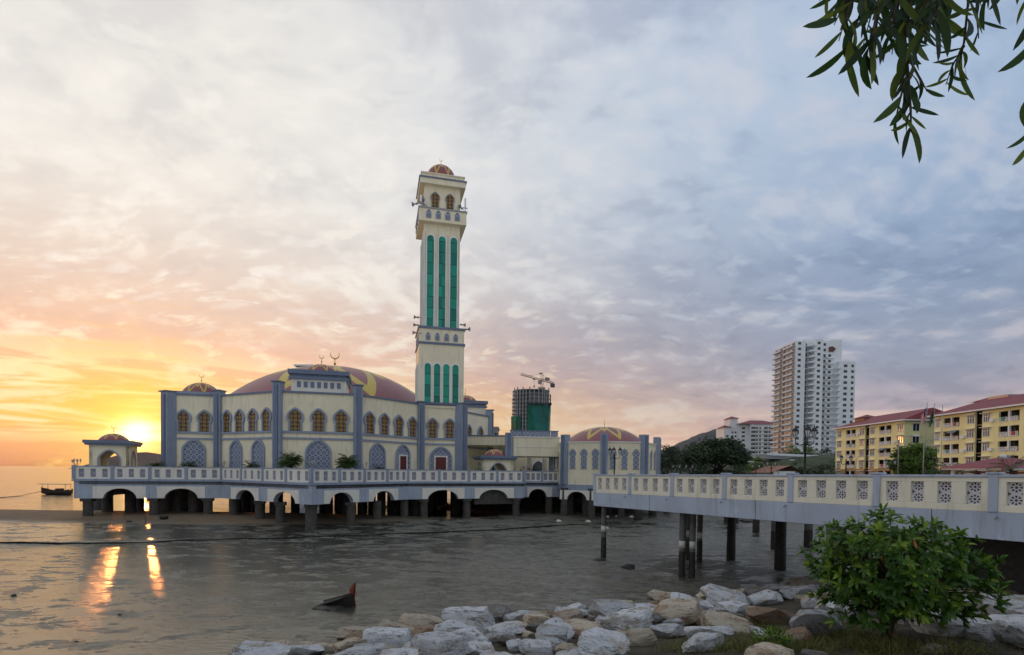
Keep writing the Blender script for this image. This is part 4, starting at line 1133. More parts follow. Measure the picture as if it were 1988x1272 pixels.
for lo, hi, N, tries in ((.66, .94, 62, 9000), (.42, .60, 108, 18000), (.24, .38, 88, 16000)):
    cnt = 0
    for _ in range(tries):
        d = .6 + 12.5 * rnd.random()
        if try_stone(rnd.uniform(-11, 33), d, rnd.uniform(lo, hi)): cnt += 1
        if cnt >= N: break
cnt = 0
for _ in range(9000):
    a, d = rnd.uniform(8, 27), rnd.uniform(10.5, 18); p = SH.at(a, d); u, v = photo_uv((p.x, p.y, bank_z(p.x, p.y) + .2))
    if 1770 < u < 2040 and 1195 < v < 1300 and cnt < 42 and try_stone(a, d, rnd.uniform(.42, .95)): cnt += 1
ORD = 'first second third fourth fifth sixth seventh eighth ninth tenth eleventh twelfth thirteenth fourteenth fifteenth sixteenth seventeenth eighteenth nineteenth'.split()
def ordinal(i):
    if i < 19: return ORD[i]
    t, o = divmod(i + 1, 10); T = ['twent', 'thirt', 'fort', 'fift', 'sixt', 'sevent', 'eight', 'ninet'][t - 2]
    return T + 'ieth' if o == 0 else T + 'y-' + ORD[o - 1]
ROWN = ["in the row at the mud's edge", 'in the second row from the mud', 'in the third row from the mud', 'in the fourth row from the mud', 'in the fifth row, nearest the grass']
byrow = {}
for s in stones: byrow.setdefault(min(4, int((s[1] - .3) / 2.2)), []).append(s)
for rw, lst in byrow.items():
    lst.sort()
    for i, (a, d, r) in enumerate(lst):
        p = SH.at(a, d); x = rnd.random()
        c = 'pale grey' if x < .56 else 'tan' if x < .83 else 'rusty brown' if x < .93 else 'dark mottled'
        me = rnd.choice(STM[c]); o = bpy.data.objects.new('boulder', me); COL.objects.link(o)
        sx, sy, sz = r * rnd.uniform(1.2, 1.65), r * rnd.uniform(.85, 1.15), r * rnd.uniform(.50, .74)
        o.scale = (sx, sy, sz); o.rotation_euler = (rnd.uniform(-.22, .22), rnd.uniform(-.22, .22), rnd.uniform(0, 2 * pi) if rnd.random() < .15 else R(rnd.uniform(-25, 35)))
        o.location = (p.x, p.y, bank_z(p.x, p.y) + sz * rnd.uniform(.30, .70))
        size = 'large' if r > .65 else 'middling' if r > .41 else 'small'; shp = 'flat' if sz / r < .59 else 'blocky' if sx / sy < 1.35 else 'long'
        tag(o, f"{size} {shp} {c} boulder {ROWN[rw]}, {ordinal(i)} from the left", 'boulder', 'boulders of the shore bank')

# grass and weeds on the bank
b = MB(); rnd = random.Random(5)
for (u, v, su_, sv, n_) in ((1560, 1246, 200, 26, 2600), (1720, 1262, 60, 12, 1100), (1480, 1262, 130, 8, 1300), (1650, 1240, 60, 8, 700), (1200, 1258, 70, 14, 260), (1270, 1232, 40, 10, 120), (1330, 1262, 60, 8, 260), (1450, 1215, 60, 10, 260), (1850, 1268, 90, 6, 500)):
    for _ in range(n_):
        uu, vv = rnd.gauss(u, su_ * .55), rnd.gauss(v, sv * .6)
        if vv < v - 2.2 * sv: continue
        p = ground_hit(uu, min(vv, 1300), bank_z) if rnd.random() < .22 or not _ else p + Vector((rnd.gauss(0, .06), rnd.gauss(0, .06), 0))
        p.z = bank_z(p.x, p.y); d = Vector((rnd.gauss(0, .45), rnd.gauss(0, .45), 1))
        leaf(b, p - Vector((0, 0, .03)), d, rnd.uniform(.14, .42), .011, rnd.uniform(.2, 1.0), rvec(), rnd.random(), 3, fold=0)
o = b.build('bank_grass', M['grass'], recalc=False); tag(o, 'sparse olive grass growing between the shore boulders', 'grass', kind='stuff')
for i, (u, v, rx, rz, n_, m_, lab) in enumerate(((1497, 1262, .42, .26, 420, 'leaf_bush', 'low bright green weed clump in the grass left of the bush'), (1217, 1250, .12, .25, 60, 'leaf_mid', 'slim upright weed between the pale boulders'),
        (1185, 1262, .3, .12, 120, 'leaf_dry', 'straggly yellowish weed among the front boulders'))):
    p = ground_hit(u, v, bank_z); shrub('weed', lab, p.x, p.y, bank_z(p.x, p.y), rx, rz, n_, m_, 70 + i, 'weeds on the shore bank', .09)

# the broad-leaved bush by the bridge
p0 = ground_hit(1722, 1246, bank_z); sc = p0.y / FPX
bush = thing('bush', 'broad-leaved green bush with a few orange leaves beside the footbridge', 'bush', (p0.x, p0.y, p0.z))
rnd = random.Random(21); tips = []; st = MB()
cx_, cz_ = X(1748, p0.y), Z(1748, 1104, p0.y); rx, rz = 164 * sc, 112 * sc
for _ in range(760):
    d = Vector((rnd.gauss(0, 1), rnd.gauss(0, 1), rnd.gauss(0, 1))).normalized()
    lump = 1 + .16 * mnoise.noise(d * 2.3 + Vector((4, 0, 0))) + .08 * mnoise.noise(d * 6)
    rr = rnd.uniform(.30, 1.0) ** .55 * lump
    # flat, ragged top; skirts hanging lower at both sides
    x = d.x * rx * rr; y = d.y * rx * .82 * rr; z = d.z * rz * rr
    if d.z < -.3: z *= .92 if abs(d.x) < .35 else 1.08
    if d.x > .5: x *= 1.12; z -= .10 * rz
    tips.append((Vector((cx_ + x - .05 * rx, p0.y + y, cz_ + z)), Vector((d.x, d.y, d.z * .6 + .55)).normalized()))
for k in range(7):
    a = 2 * pi * k / 7; st.tube([p0 + Vector((.06 * cos(a), .06 * sin(a), -.1)), p0 + Vector((.12 * cos(a), .12 * sin(a), .45)), Vector((cx_ + rx * .3 * cos(a), p0.y + rx * .3 * sin(a), cz_ - rz * .2)), Vector((cx_ + rx * .62 * cos(a), p0.y + rx * .55 * sin(a), cz_ + rz * .25))], [.05, .035, .02, .006], 7)
for q, d in tips[::4]:
    st.tube([Vector((cx_, p0.y, cz_ - rz * .35)).lerp(q, .35), Vector((cx_, p0.y, cz_)).lerp(q, .75), q], [.018, .012, .006], 5)
st.build('stem', M['bark'], bush)
fo = MB(); dry = MB()
for q, d in tips:
    t0 = rnd.uniform(.05, .6); nl = rnd.randint(6, 9)
    a1 = d.cross(Vector((.1, .3, 1))).normalized(); a2 = d.cross(a1)
    for k in range(nl):
        a = 2 * pi * k / nl + rnd.uniform(-.3, .3); up = rnd.uniform(.2, 1.5)
        dv = (a1 * cos(a) + a2 * sin(a)) + d * up + Vector((rnd.gauss(0, .22), rnd.gauss(0, .22), .12))
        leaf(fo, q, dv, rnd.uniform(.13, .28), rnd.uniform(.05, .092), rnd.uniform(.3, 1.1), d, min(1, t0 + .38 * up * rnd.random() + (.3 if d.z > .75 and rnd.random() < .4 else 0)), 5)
for _ in range(9):
    q, d = rnd.choice(tips); leaf(dry, q, Vector((d.x, d.y - .3, -.6)), .26, .11, .8, rvec(), .5, 5)
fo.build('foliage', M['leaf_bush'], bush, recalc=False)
M['leaf_orange'] = plain('withered_leaf', (.36, .11, .015, 1), .6, .3, 8)
dry.build('withered_foliage', M['leaf_orange'], bush, 'orange and brown withered leaves', recalc=False)

# wattle tree whose branch hangs into the top right corner
wt = thing('wattle_tree', 'tree whose sickle-leaved branch hangs into the sky above the bridge', 'tree', (6.2, 1.0, bank_z(6.2, 1.0)))
b = MB(); zb_ = bank_z(6.2, 1.0); b.tube([(6.2, 1.0, zb_ - .3), (6.1, 1.05, zb_ + 2), (6.0, 1.15, zb_ + 4.2), (5.8, 1.2, zb_ + 6.5)], [.2, .16, .12, .06], 10); b.build('trunk', M['bark'], wt)
YB = 2.7; rnd = random.Random(33)
tw = MB(); lf = MB()
tw.tube([(6.05, 1.1, zb_ + 3.2), (4.6, 1.8, zb_ + 3.5), W(2150, -160, 2.5), W(1900, -110, YB), W(1700, -70, YB + .1), W(1600, -60, YB + .15)], [.07, .05, .03, .02, .012, .006], 8)
tw.tube([(4.6, 1.8, zb_ + 3.5), W(2100, -60, 2.6), W(2010, -30, 2.65)], [.03, .015, .008], 6)
def hang(pts, nlv, Lr, droop=.9, spread=1.0, Yo=0.0, wv=.2, tip=True):
    q = [W(u, v, YB + Yo + rnd.uniform(-.03, .03)) for u, v in pts]
    tw.tube(q, [.0055] * (len(q) - 1) + [.0022], 5)
    nlv = max(3, int(nlv * .72))
    for k in range(nlv):
        t = (k + .35) / nlv * (len(q) - 1); i = min(int(t), len(q) - 2); p = q[i].lerp(q[i + 1], t - i)
        tan = (q[i + 1] - q[i]).normalized(); sd = Vector((1 if k % 2 else -1, rnd.uniform(-.8, .8), 0))
        dv = tan * rnd.uniform(.4, 1.0) + sd * spread * rnd.uniform(.2, 1.15) + Vector((0, 0, rnd.uniform(-.5, .15)))
        L = rnd.uniform(*Lr)
        leaf(lf, p, dv, L, L * rnd.uniform(.125, wv * .95), droop * rnd.uniform(.2, 1.5), Vector((rnd.uniform(-.6, .6), -1, rnd.uniform(-.5, .5))), rnd.random() ** 1.2, 7, rnd.choice((-1, 1)) * rnd.uniform(.3, 1.25), .12)
hang([(1752, -80), (1756, 60), (1764, 150), (1768, 215), (1769, 258)], 34, (.10, .18), .8, .8, wv=.26)
hang([(1762, 140), (1748, 190), (1738, 235)], 7, (.13, .2), .6, .8, wv=.22)
hang([(1884, -90), (1879, 10), (1872, 80), (1860, 135)], 17, (.11, .2), .6, 1.0, .05)
hang([(1872, 90), (1850, 125), (1836, 165)], 15, (.09, .15), .5, 1.2, .05, .17)
hang([(1900, -70), (1896, 20), (1900, 75)], 7, (.10, .16), .6, 1.0, .1, .17)
hang([(1768, 120), (1790, 160), (1800, 178)], 6, (.10, .17), .5, .9, .1)
for k in range(19):
    u0 = rnd.uniform(1640, 1860); v1 = 95 - abs(u0 - 1725) * .5 + rnd.uniform(-25, 25)
    hang([(u0 + rnd.uniform(-10, 40), -90), (u0 + 8, -20), (u0 - rnd.uniform(0, 26), max(0, v1))], rnd.randint(9, 14), (.13, .23), .8, .9, rnd.uniform(-.15, .25), .22)
hang([(1690, -60), (1672, 20), (1652, 75), (1640, 105)], 15, (.14, .23), .9, .8, wv=.24)
hang([(1710, -40), (1696, 60), (1680, 112)], 14, (.16, .25), .9, .5, -.05, .2)
hang([(1610, -80), (1604, -30), (1608, 0)], 7, (.10, .17), .8, .6, .1)
hang([(1645, -80), (1632, -20), (1626, 10)], 7, (.12, .2), .8, .6, .1)
hang([(1930, -90), (1925, -30), (1915, 5)], 8, (.12, .2), .7, .8, .1); hang([(1965, -70), (1958, -25)], 4, (.12, .18), .7, .6, .1); hang([(1880, -90), (1905, -30), (1920, 0)], 7, (.12, .2), .7, .8, .1)
hang([(2010, -30), (2004, 60), (1996, 150), (1996, 260), (1990, 310)], 20, (.12, .2), .8, .75, -.1, .22)
tw.build('branch', M['bark'], wt); lf.build('foliage', M['leaf_wattle'], wt, recalc=False)

# ------------------------------------------------------------------ boats and things on the mud
def hull_pts(L, B, H, n_=12, sheer=.35):
    vs = []; 
    for i in range(n_ + 1):
        t = i / n_; x = (t - .5) * L; w = B / 2 * (1 - abs(2 * t - .85) ** 2.6 * .62 if t < .85 else (1 - t) / .15 * .9 * .97 + .01); w = max(.012, w)
        zt_ = H + sheer * (abs(t - .42) * 1.7) ** 2; zk = .05 * H + sheer * 1.2 * max(0, t - .72) ** 1.6 * 3
        vs += [(x, -w, zt_), (x, -w * .82, H * .45 + zk), (x, 0, zk), (x, w * .82, H * .45 + zk), (x, w, zt_), (x, w * .9, zt_ - .02), (x, 0, H * .42 + zk), (x, -w * .9, zt_ - .02)]
    fs = [(i * 8 + k, (i + 1) * 8 + k, (i + 1) * 8 + (k + 1) % 8, i * 8 + (k + 1) % 8) for i in range(n_) for k in range(8)] + [tuple(range(8)), tuple(range(n_ * 8, n_ * 8 + 8))[::-1]]
    return vs, fs
pb = W(109, 957.5, 108); pb.z = 0
boat = thing('fishing_boat', 'small dark fishing boat with a flat canopy moored on the golden sea', 'boat', (pb.x, pb.y, -.12), rz=R(180))
vs, fs = hull_pts(6.0, 1.7, .85, 14, .7); b = MB(); b.add(vs, fs, None, False); h = b.build('hull', M['wood']); h.parent = boat
b = MB(); b.box(WORLD, -2.5, 3.1, -.75, .75, 2.15, 2.24); h = b.build('canopy', M['dblue']); h.parent = boat
for x in (-2.4, 2.2):
    for y in (-.65, .65):
        b = MB(); b.tube([(x, y, .8), (x, y, 2.16)], .035, 6); h = b.build('post', M['black']); h.parent = boat
b = MB(); b.box(WORLD, -1.2, -.2, -.5, .5, .5, 1.35); b.box(WORLD, .6, 1.0, -.6, .6, .85, 1.05); h = b.build('engine_box', M['wood']); h.parent = boat
b = MB(); b.tube([(-2.9, 0, .7), (-3.25, 0, 1.35), (-3.3, 0, .2)], .07, 6); h = b.build('outboard', M['black']); h.parent = boat
# mooring rope across the shallows
b = MB(); b.tube([(pb.x - 2.6, pb.y, .7), (X(40, 101), 101, .06), (X(0, 95), 95, .05), (X(-60, 90), 90, .05)], .05, 5); tag(b.build('mooring_rope', M['black']), 'thin dark mooring rope lying on the sea from the fishing boat', 'rope')
# wreck: bow of a sunken boat
pw = ground_hit(655, 1177, mud_z)
wr = thing('boat_wreck', 'half sunken dark wooden boat bow with a red stem post in the mud', 'boat wreck', (pw.x, pw.y, pw.z))
q = lambda x, y, z: (pw.x + x, pw.y + y, pw.z + z)
b = MB(); n_ = 8; vs = []
for i in range(n_ + 1):
    t = i / n_; x = -.86 + 1.5 * t; w = .50 * (1 - t) ** .55 + .06; zg = .02 + .52 * t ** 1.05; yb = .25 - .25 * t
    vs += [q(x, yb - w, zg), q(x + .05, yb - w * .55, zg - .42), q(x + .06, yb, zg - .6), q(x, yb + w, zg + .02), q(x, yb + w * .86, zg - .05), q(x, yb, zg - .03), q(x, yb - w * .86, zg - .05)]
b.add(vs, [(i * 7 + k, (i + 1) * 7 + k, (i + 1) * 7 + (k + 1) % 7, i * 7 + (k + 1) % 7) for i in range(n_) for k in range(7)] + [tuple(range(7)), tuple(range(n_ * 7, n_ * 7 + 7))[::-1]])
b.build('bow', M['tarred'], wr)
b = MB(); f = Fr((pw.x, pw.y), R(4)); b.prism(f, [(.38, pw.z + .40), (.64, pw.z + .47), (.71, pw.z + .16), (.8, pw.z - .3), (.66, pw.z - .3), (.56, pw.z + .42), (.66, pw.z + .74), (.74, pw.z + 1.02), (.58, pw.z + .86), (.48, pw.z + .66)][2:] , -.05, .05); b.build('stem_post', M['redwood'], wr)
b = MB(); b.tube([q(-.8, -.22, .03), q(.1, -.36, .33), q(.62, -.06, .53)], .03, 5); b.build('gunwale', M['tarred'], wr)
def lump(name, lab, u, v, wpx, hpx, mat, cat, grp=None, seed=0):
    p = ground_hit(u, v, mud_z); k = p.y / FPX; bm = bmesh.new(); bmesh.ops.create_icosphere(bm, subdivisions=3, radius=1)
    for w_ in bm.verts:
        w_.co *= 1 + .35 * mnoise.noise(w_.co * 1.6 + Vector((seed, 0, 0))) + .2 * mnoise.noise(w_.co * 4 + Vector((seed, 3, 0)))
        w_.co = Vector((w_.co.x * wpx * k / 2, w_.co.y * wpx * k / 2.4, w_.co.z * hpx * k))
    me = bpy.data.meshes.new(name); bm.to_mesh(me); bm.free(); me.materials.append(mat); me.polygons.foreach_set('use_smooth', [True] * len(me.polygons))
    o = bpy.data.objects.new(name, me); COL.objects.link(o); o.location = p; return tag(o, lab, cat, grp)
MUDL = plain('mud_lump', (.035, .032, .026, 1), .6, .4, 5, bump=.8)
for i, (u, v, w_, h_, lab) in enumerate(((1221, 1103, 28, 8, 'dark heap of weed and mud left of the banded bridge piles'), (1165, 1088, 26, 4, 'low ring of mud at the foot of the single bridge pile'), (27, 1158, 9, 5, 'small black lump on the shining mud at the left edge'),
        (250, 1014, 11, 4, 'small dark stone at the foot of the sand bank'), (232, 1194, 7, 2.5, 'tiny dark stone on bright mud below the orange glints'), (148, 1246, 7, 2.5, 'tiny dark stone on the nearest bright mud'),
        (1450, 1012, 40, 4, 'flat dark mud heap behind the banded bridge piles'), (640, 1180, 60, 5, 'mud ridge banked round the sunken boat bow'))):
    lump('mud_heap', lab, u, v, w_, h_, MUDL, 'mud heap', 'lumps on the mud flat', i * 5)
p = ground_hit(318, 1008, mud_z); bk = thing('basket', 'round dark basket lying on the sand bank under the terrace', 'basket', tuple(p)); b = MB(); b.lathe(tuple(p), [(.001, 0), (.30, 0), (.42, .28), (.38, .27), (.27, .04), (.001, .04)], 14); b.build('bowl', M['black'], bk); b = MB(); b.tube([tuple(p + Vector((.40, 0, .27))), tuple(p + Vector((0, .1, .45))), tuple(p + Vector((-.40, 0, .27)))], .02, 5); b.build('handle', M['black'], bk)
p = ground_hit(282, 1020, mud_z); b = MB(); b.tube([tuple(p - Vector((0, 0, .2))), tuple(p + Vector((.03, 0, .95)))], [.03, .02], 6); tag(b.build('stick', M['wood']), 'thin stick standing in the mud before the sand bank', 'stick')
LIT = plain('litter_foam', (.6, .58, .54, 1), .7, .2, 6)
for i, (u, v) in enumerate(((1178, 1004), (1198, 1003), (1226, 1004), (1142, 1013), (1085, 1012), (1176, 1026))):
    lump('litter', ['pale scrap of litter left of two others near the far piles', 'pale scrap of litter between two others near the far piles', 'pale scrap of litter right of two others near the far piles', 'pale scrap of litter under the domed hall skirt', 'pale scrap of litter beneath the passage arch', 'single pale scrap of litter on the dark mud edge by the bridge pile'][i], u, v, 11, 3, LIT, 'litter', 'litter on the mud', i * 3)
# ------------------------------------------------------------------ far land and hills
def ridge(name, pts, Y, depth, mat, z0=-2.0, rough=6.0, seed=0.0):
    """a hill whose skyline runs through the given photo points at depth Y"""
    mb = MB(); n_ = len(pts); N = 150; m = 12; vs = []
    for i in range(N + 1):
        u = pts[0][0] + (pts[-1][0] - pts[0][0]) * i / N
        for (u0, v0), (u1, v1) in zip(pts, pts[1:]):
            if u0 <= u <= u1: v = v0 + (v1 - v0) * (u - u0) / (u1 - u0); break
        h = Z(u, v, Y); x = X(u, Y)
        for k in range(m + 1):
            t = k / m; y = Y - depth + 2 * depth * t; w = sin(pi * min(1, max(0, t))) ** .8
            z = z0 + (h - z0) * w + rough * w * (.5 * mnoise.noise(Vector((x * .02, y * .02, seed))) + .3 * mnoise.noise(Vector((x * .15, y * .08, seed))))
            vs.append((x * (.75 + .25 * y / Y), y, z))
    mb.add(vs, [(i * (m + 1) + k, (i + 1) * (m + 1) + k, (i + 1) * (m + 1) + k + 1, i * (m + 1) + k + 1) for i in range(N) for k in range(m)], None, True)
    return struct(mb.build(name, mat, recalc=True))
M['hazy_forest'] = plain('forest_haze_blue', (.02, .032, .034, 1), .95, .4, .03)  # distance haze put into the bluish base colour
M['hazy_forest2'] = plain('scrub_green', (.045, .062, .022, 1), .95, .4, .12)
ridge('hill', [(1180, 905), (1265, 884), (1300, 868), (1320, 858), (1350, 846), (1380, 834), (1400, 830), (1425, 829), (1470, 822), (1520, 836), (1600, 850), (1800, 880)], 3400, 700, M['hazy_forest'], rough=24)
ridge('headland', [(240, 902), (266, 886), (276, 879), (290, 878), (305, 884), (330, 892), (420, 896), (700, 900), (900, 903)], 1500, 260, M['hazy_forest'], rough=7, seed=4)
ridge('hillside', [(1390, 912), (1440, 892), (1500, 886), (1560, 884), (1610, 882), (1680, 884), (1760, 890), (1900, 905)], 235, 60, M['hazy_forest2'], 3.5, .8, 9)

def wall_openings(fr, strips, zt_, zb, rows, parent, mat, thick=.35, lowmat=None, zlow=None):
    """facade leaf of solid strips and strips pierced by openings; rows: list of (z0, z1)"""
    b = MB(); lo = MB()
    for s0, s1, kind in strips:
        if kind == 'solid': b.box(fr, s0, s1, -thick, 0, zlow or zb, zt_); lo.box(fr, s0, s1, -thick, -.005, zb, zlow or zb)
        elif kind == 'stair': b.box(fr, s0, s1, -1.6, -1.3, zb, zt_ - .2)
        else:
            z = zt_
            for a, c in rows[kind]:
                (b if c > (zlow or zb) else lo).box(fr, s0, s1, -thick, 0 if c > (zlow or zb) else -.005, c, z); z = a
            lo.box(fr, s0, s1, -thick, -.005, zb, z)
    b.build('wall', mat, parent)
    if lo.v: lo.build('lower_wall', lowmat or mat, parent)
M['yellow'] = plain('yellow_paint', (.86, .82, .43, 1), .65, .06, .25, dirt=.2)
M['tan'] = plain('tan_paint', (.36, .25, .12, 1), .65, .08, .3, dirt=.2)
M['redroof'] = plain('red_roof_tiles', (.22, .035, .035, 1), .6, .2, .8)
M['interior'] = plain('dim_interior', (.05, .042, .035, 1), .8, .3, .8)
M['warmglass'] = plain('window_glass', (.10, .07, .05, 1), .06, .4, .9, spec=.9)
M['maroonwall'] = plain('maroon_stair', (.05, .035, .035, 1), .7, .2, .5)
XF = X(1620, 152); YE0 = 152.0; EZ = Z(1753, 815, 125.4); FH = 2.75
def sfar(u): return YE0 - XF * FPX / (u - CX)
def apartment(ua, ub, strips_u, lab, gable=None, roofpk=2.9, dep=13.0):
    s0, s1 = sfar(ua), sfar(ub); fr = Fr((XF, YE0), R(-90))
    r = thing('apartment_block', lab, 'apartment building', (XF, YE0 - (s0 + s1) / 2, 4.0), 'yellow apartment blocks on the shore road')
    wr = [(EZ - FH * k - 2.55, EZ - FH * k - .95) for k in range(5)]; br = [(EZ - FH * k - 2.75, EZ - FH * k - .85) for k in range(5)]
    strips = []; e = s0
    for ka, kb, kd in strips_u:
        a, c = sfar(ka), sfar(kb)
        if a > e: strips.append((e, a, 'solid'))
        strips.append((a, c, kd)); e = c
    if e < s1: strips.append((e, s1, 'solid'))
    zlow = EZ - FH * 4 - .3
    wall_openings(fr, strips, EZ, 3.5, {'win': wr, 'balc': br}, r, M['yellow'], .35, M['tan'], zlow)
    b = MB(); b.box(fr, s0 + .05, s1 - .05, -dep, -1.65, 3.5, EZ - .1); b.build('core', M['interior'], r)
    for k in range(5):
        b = MB(); b.box(fr, s0 + .06, s1 - .06, -1.64, -.36, EZ - FH * k - 2.98, EZ - FH * k - 2.80); b.build('floor_slab', M['tan'], r)
    for a, c, kd in strips:
        if kd == 'solid': continue
        if kd == 'stair':
            b = MB(); b.box(fr, a, c, -1.29, -1.25, 3.5, EZ - .3); b.build('stair_glazing', M['maroonwall'], r); continue
        for k in range(5):
            z0, z1 = (wr if kd == 'win' else br)[k]
            if kd == 'win':
                b = MB(); m_ = 3
                for i in range(m_ + 1): x = a + (c - a) * i / m_; b.box(fr, max(a, x - .06), min(c, x + .06), -.12, .05, z0, z1)
                b.box(fr, a, c, -.12, .05, z0, z0 + .1); b.box(fr, a, c, -.12, .05, z1 - .1, z1); b.box(fr, a, c, -.12, .045, z0 + (z1 - z0) * .68, z0 + (z1 - z0) * .74)
                b.box(fr, a - .35, c + .35, .0, .55, z1 + .12, z1 + .22); wf = b.build('window', M['white'], r)
                b = MB(); b.prism(fr, [(a, z0), (c, z0), (c, z1), (a, z1)], -.16, -.10); b.build('pane', M['warmglass'], wf)
            else:
                b = MB(); m_ = (a + c) / 2; b.box(fr, m_ - .16, m_ + .16, -.34, .02, z0, z1)
                for i0, i1 in ((a + .2, m_ - .25), (m_ + .25, c - .2)):
                    b.box(fr, i0, i1, .02, .12, z0 + .72, z0 + .82); b.box(fr, i0, i1, .02, .12, z0 - .02, z0 + .08)
                    nb_ = 5
                    for i in range(nb_ + 1): x = i0 + (i1 - i0) * i / nb_; b.box(fr, x - .05, x + .05, .03, .10, z0 + .08, z0 + .72)
                    for i in range(nb_):
                        x = i0 + (i1 - i0) * (i + .5) / nb_; L = (i1 - i0) / nb_ * .5; b.add([fr.pt(x - L, .05, z0 + .1), fr.pt(x - L + .1, .05, z0 + .1), fr.pt(x + L, .05, z0 + .7), fr.pt(x + L - .1, .05, z0 + .7)], [(0, 1, 2, 3)])
                bo = b.build('balcony', M['white'], r)
                b = MB(); b.box(fr, a + .3, a + (c - a) * .42, -1.63, -1.58, z0, z0 + 1.85); b.box(fr, m_ + .5, c - .4, -1.63, -1.58, z0, z0 + 1.85); b.build('balcony_door', M['warmglass'], bo)
    # end wall facing the shore and hipped red roof
    b = MB(); pk = EZ + roofpk; y1 = YE0 - s1; y0 = YE0 - s0; x0 = XF
    ef = Fr((x0, y1), 0.0); b.box(ef, .36, dep, -.3, 0, zlow, EZ - .02); b.build('end_wall', M['yellow'], r)
    b = MB(); b.box(ef, .36, dep, -.3, -.005, 3.5, zlow); b.build('end_lower_wall', M['tan'], r)
    for k in range(5):
        for sx in (1.9, 7.6):
            z0, z1 = wr[k]; b = MB(); w_ = 1.5 if sx < 3 else 1.0
            for i in range(3): x = sx + w_ * i / 2; b.box(ef, x - .05, x + .05, 0, .06, z0, z1)
            b.box(ef, sx - .4, sx + w_ + .4, 0, .5, z1 + .1, z1 + .2); wf = b.build('window', M['white'], r)
            b = MB(); b.box(ef, sx, sx + w_, 0, .03, z0, z1); b.build('pane', M['glassdark'], wf)
    ov = .9; xr = x0 + dep / 2
    b = MB(); y0r, y1r = y0 + ov, y1 - ov; hp_ = dep * .5
    v = [(x0 - ov, y0r, EZ), (x0 - ov, y1r, EZ), (x0 + dep + ov, y1r, EZ), (x0 + dep + ov, y0r, EZ), (xr, y0r - hp_, pk), (xr, y1r + (hp_ if gable is None else gable), pk)]
    v += [(a, c, z - .22) for a, c, z in v[:4]]
    b.add(v, [(0, 1, 5, 4), (1, 2, 5), (2, 3, 4, 5), (3, 0, 4)]); ro = b.build('roof', M['redroof'], r)
    b = MB(); b.box(fr, s0 - ov, s1 + ov, .82, .94, EZ - .25, EZ + .03); b.box(ef, -ov, dep + ov, ov - .02, ov + .06, EZ - .25, EZ + .03); b.build('eaves_board', M['white'], r)
    b = MB(); b.box(fr, s0 - .2, s1 + .2, -dep, .85, EZ - .24, EZ - .16); b.build('soffit', M['tan'], r)
    return r, fr, s0, s1
ap1, fr1, a0_, a1_ = apartment(1621, 1753, [(1623.5, 1631, 'win'), (1640, 1658.5, 'balc'), (1667, 1675.5, 'win'), (1677, 1685, 'stair'), (1687, 1695.5, 'win'), (1704, 1727.5, 'balc'), (1740, 1750.5, 'win')], 'far yellow apartment block with a shaded end wall', gable=1.0)
ap2, fr2, b0_, b1_ = apartment(1811, 2030, [(1813, 1821, 'win'), (1828, 1859, 'balc'), (1874, 1888, 'win'), (1889.5, 1903, 'stair'), (1905, 1918, 'win'), (1935, 1975, 'balc'), (1990, 2008, 'win')], 'near yellow apartment block behind the round tree and flagpoles')
for u0, k in ((1842, 1), (1708, 2), (1945, 3)):
    par, fr = (ap2, fr2) if u0 > 1800 else (ap1, fr1); s = sfar(u0); z = EZ - FH * k - .75
    b = MB(); b.add([fr.pt(s, .0, z), fr.pt(s + 2.1, .0, z), fr.pt(s + 2.1, 1.0, z - .55), fr.pt(s, 1.0, z - .55), fr.pt(s, .0, z - .06), fr.pt(s + 2.1, .0, z - .06), fr.pt(s + 2.1, 1.0, z - .61), fr.pt(s, 1.0, z - .61)], [(0, 1, 2, 3), (7, 6, 5, 4), (0, 3, 7, 4), (1, 5, 6, 2), (3, 2, 6, 7)]); b.build('awning', M['dblue'], par)
for u0, k in ((1868, 1), (1869, 2), (1664, 0), (1735, 1), (1922, 2), (1924, 0)):
    par, fr = (ap2, fr2) if u0 > 1800 else (ap1, fr1); s = sfar(u0); z = EZ - FH * k - 2.6
    b = MB(); b.box(fr, s - .4, s + .4, .02, .4, z, z + .6); b.build('air_conditioner', M['white'], par)
LAUN = [plain('laundry_red', (.4, .06, .05, 1)), plain('laundry_green', (.05, .3, .2, 1)), plain('laundry_white', (.7, .7, .72, 1))]
for i, (u0, k) in enumerate(((1851, 0), (1838, 2), (1955, 2), (1965, 1), (1944, 0), (1720, 1), (1712, 3), (1650, 1))):
    par, fr = (ap2, fr2) if u0 > 1800 else (ap1, fr1); s = sfar(u0); z = EZ - FH * k - 1.95
    b = MB(); b.box(fr, s - .35, s + .35, .14, .17, z - .62, z + .05); b.build('laundry', LAUN[i % 3], par)
def roof_box(par, fr, s0, s1, d0, d1, z0, z1, name='roof_dormer'):
    b = MB(); b.box(fr, s0, s1, d0, d1, z0, z1); o = b.build(name, M['tan'], par)
    b = MB(); f = fr; m_ = (s0 + s1) / 2; md = (d0 + d1) / 2
    b.add([f.pt(s0 - .5, d0 - .5, z1), f.pt(s1 + .5, d0 - .5, z1), f.pt(s1 + .5, d1 + .5, z1), f.pt(s0 - .5, d1 + .5, z1), f.pt(m_, md, z1 + 1.0)], [(0, 1, 4), (1, 2, 4), (2, 3, 4), (3, 0, 4), (0, 3, 2, 1)])
    b.build('dormer_roof', M['redroof'], o)
roof_box(ap1, fr1, 2.0, 6.0, -8, -4, EZ + .3, EZ + 2.6)
roof_box(ap2, fr2, b0_ + .5, b0_ + 4.5, -12, -8, EZ + 1, EZ + 2.9)
b = MB(); b.box(fr2, b0_ + 6, b0_ + 10.5, -9, -6, EZ + 1, EZ + 3.2); b.build('roof_tank_room', M['grey'], ap2)

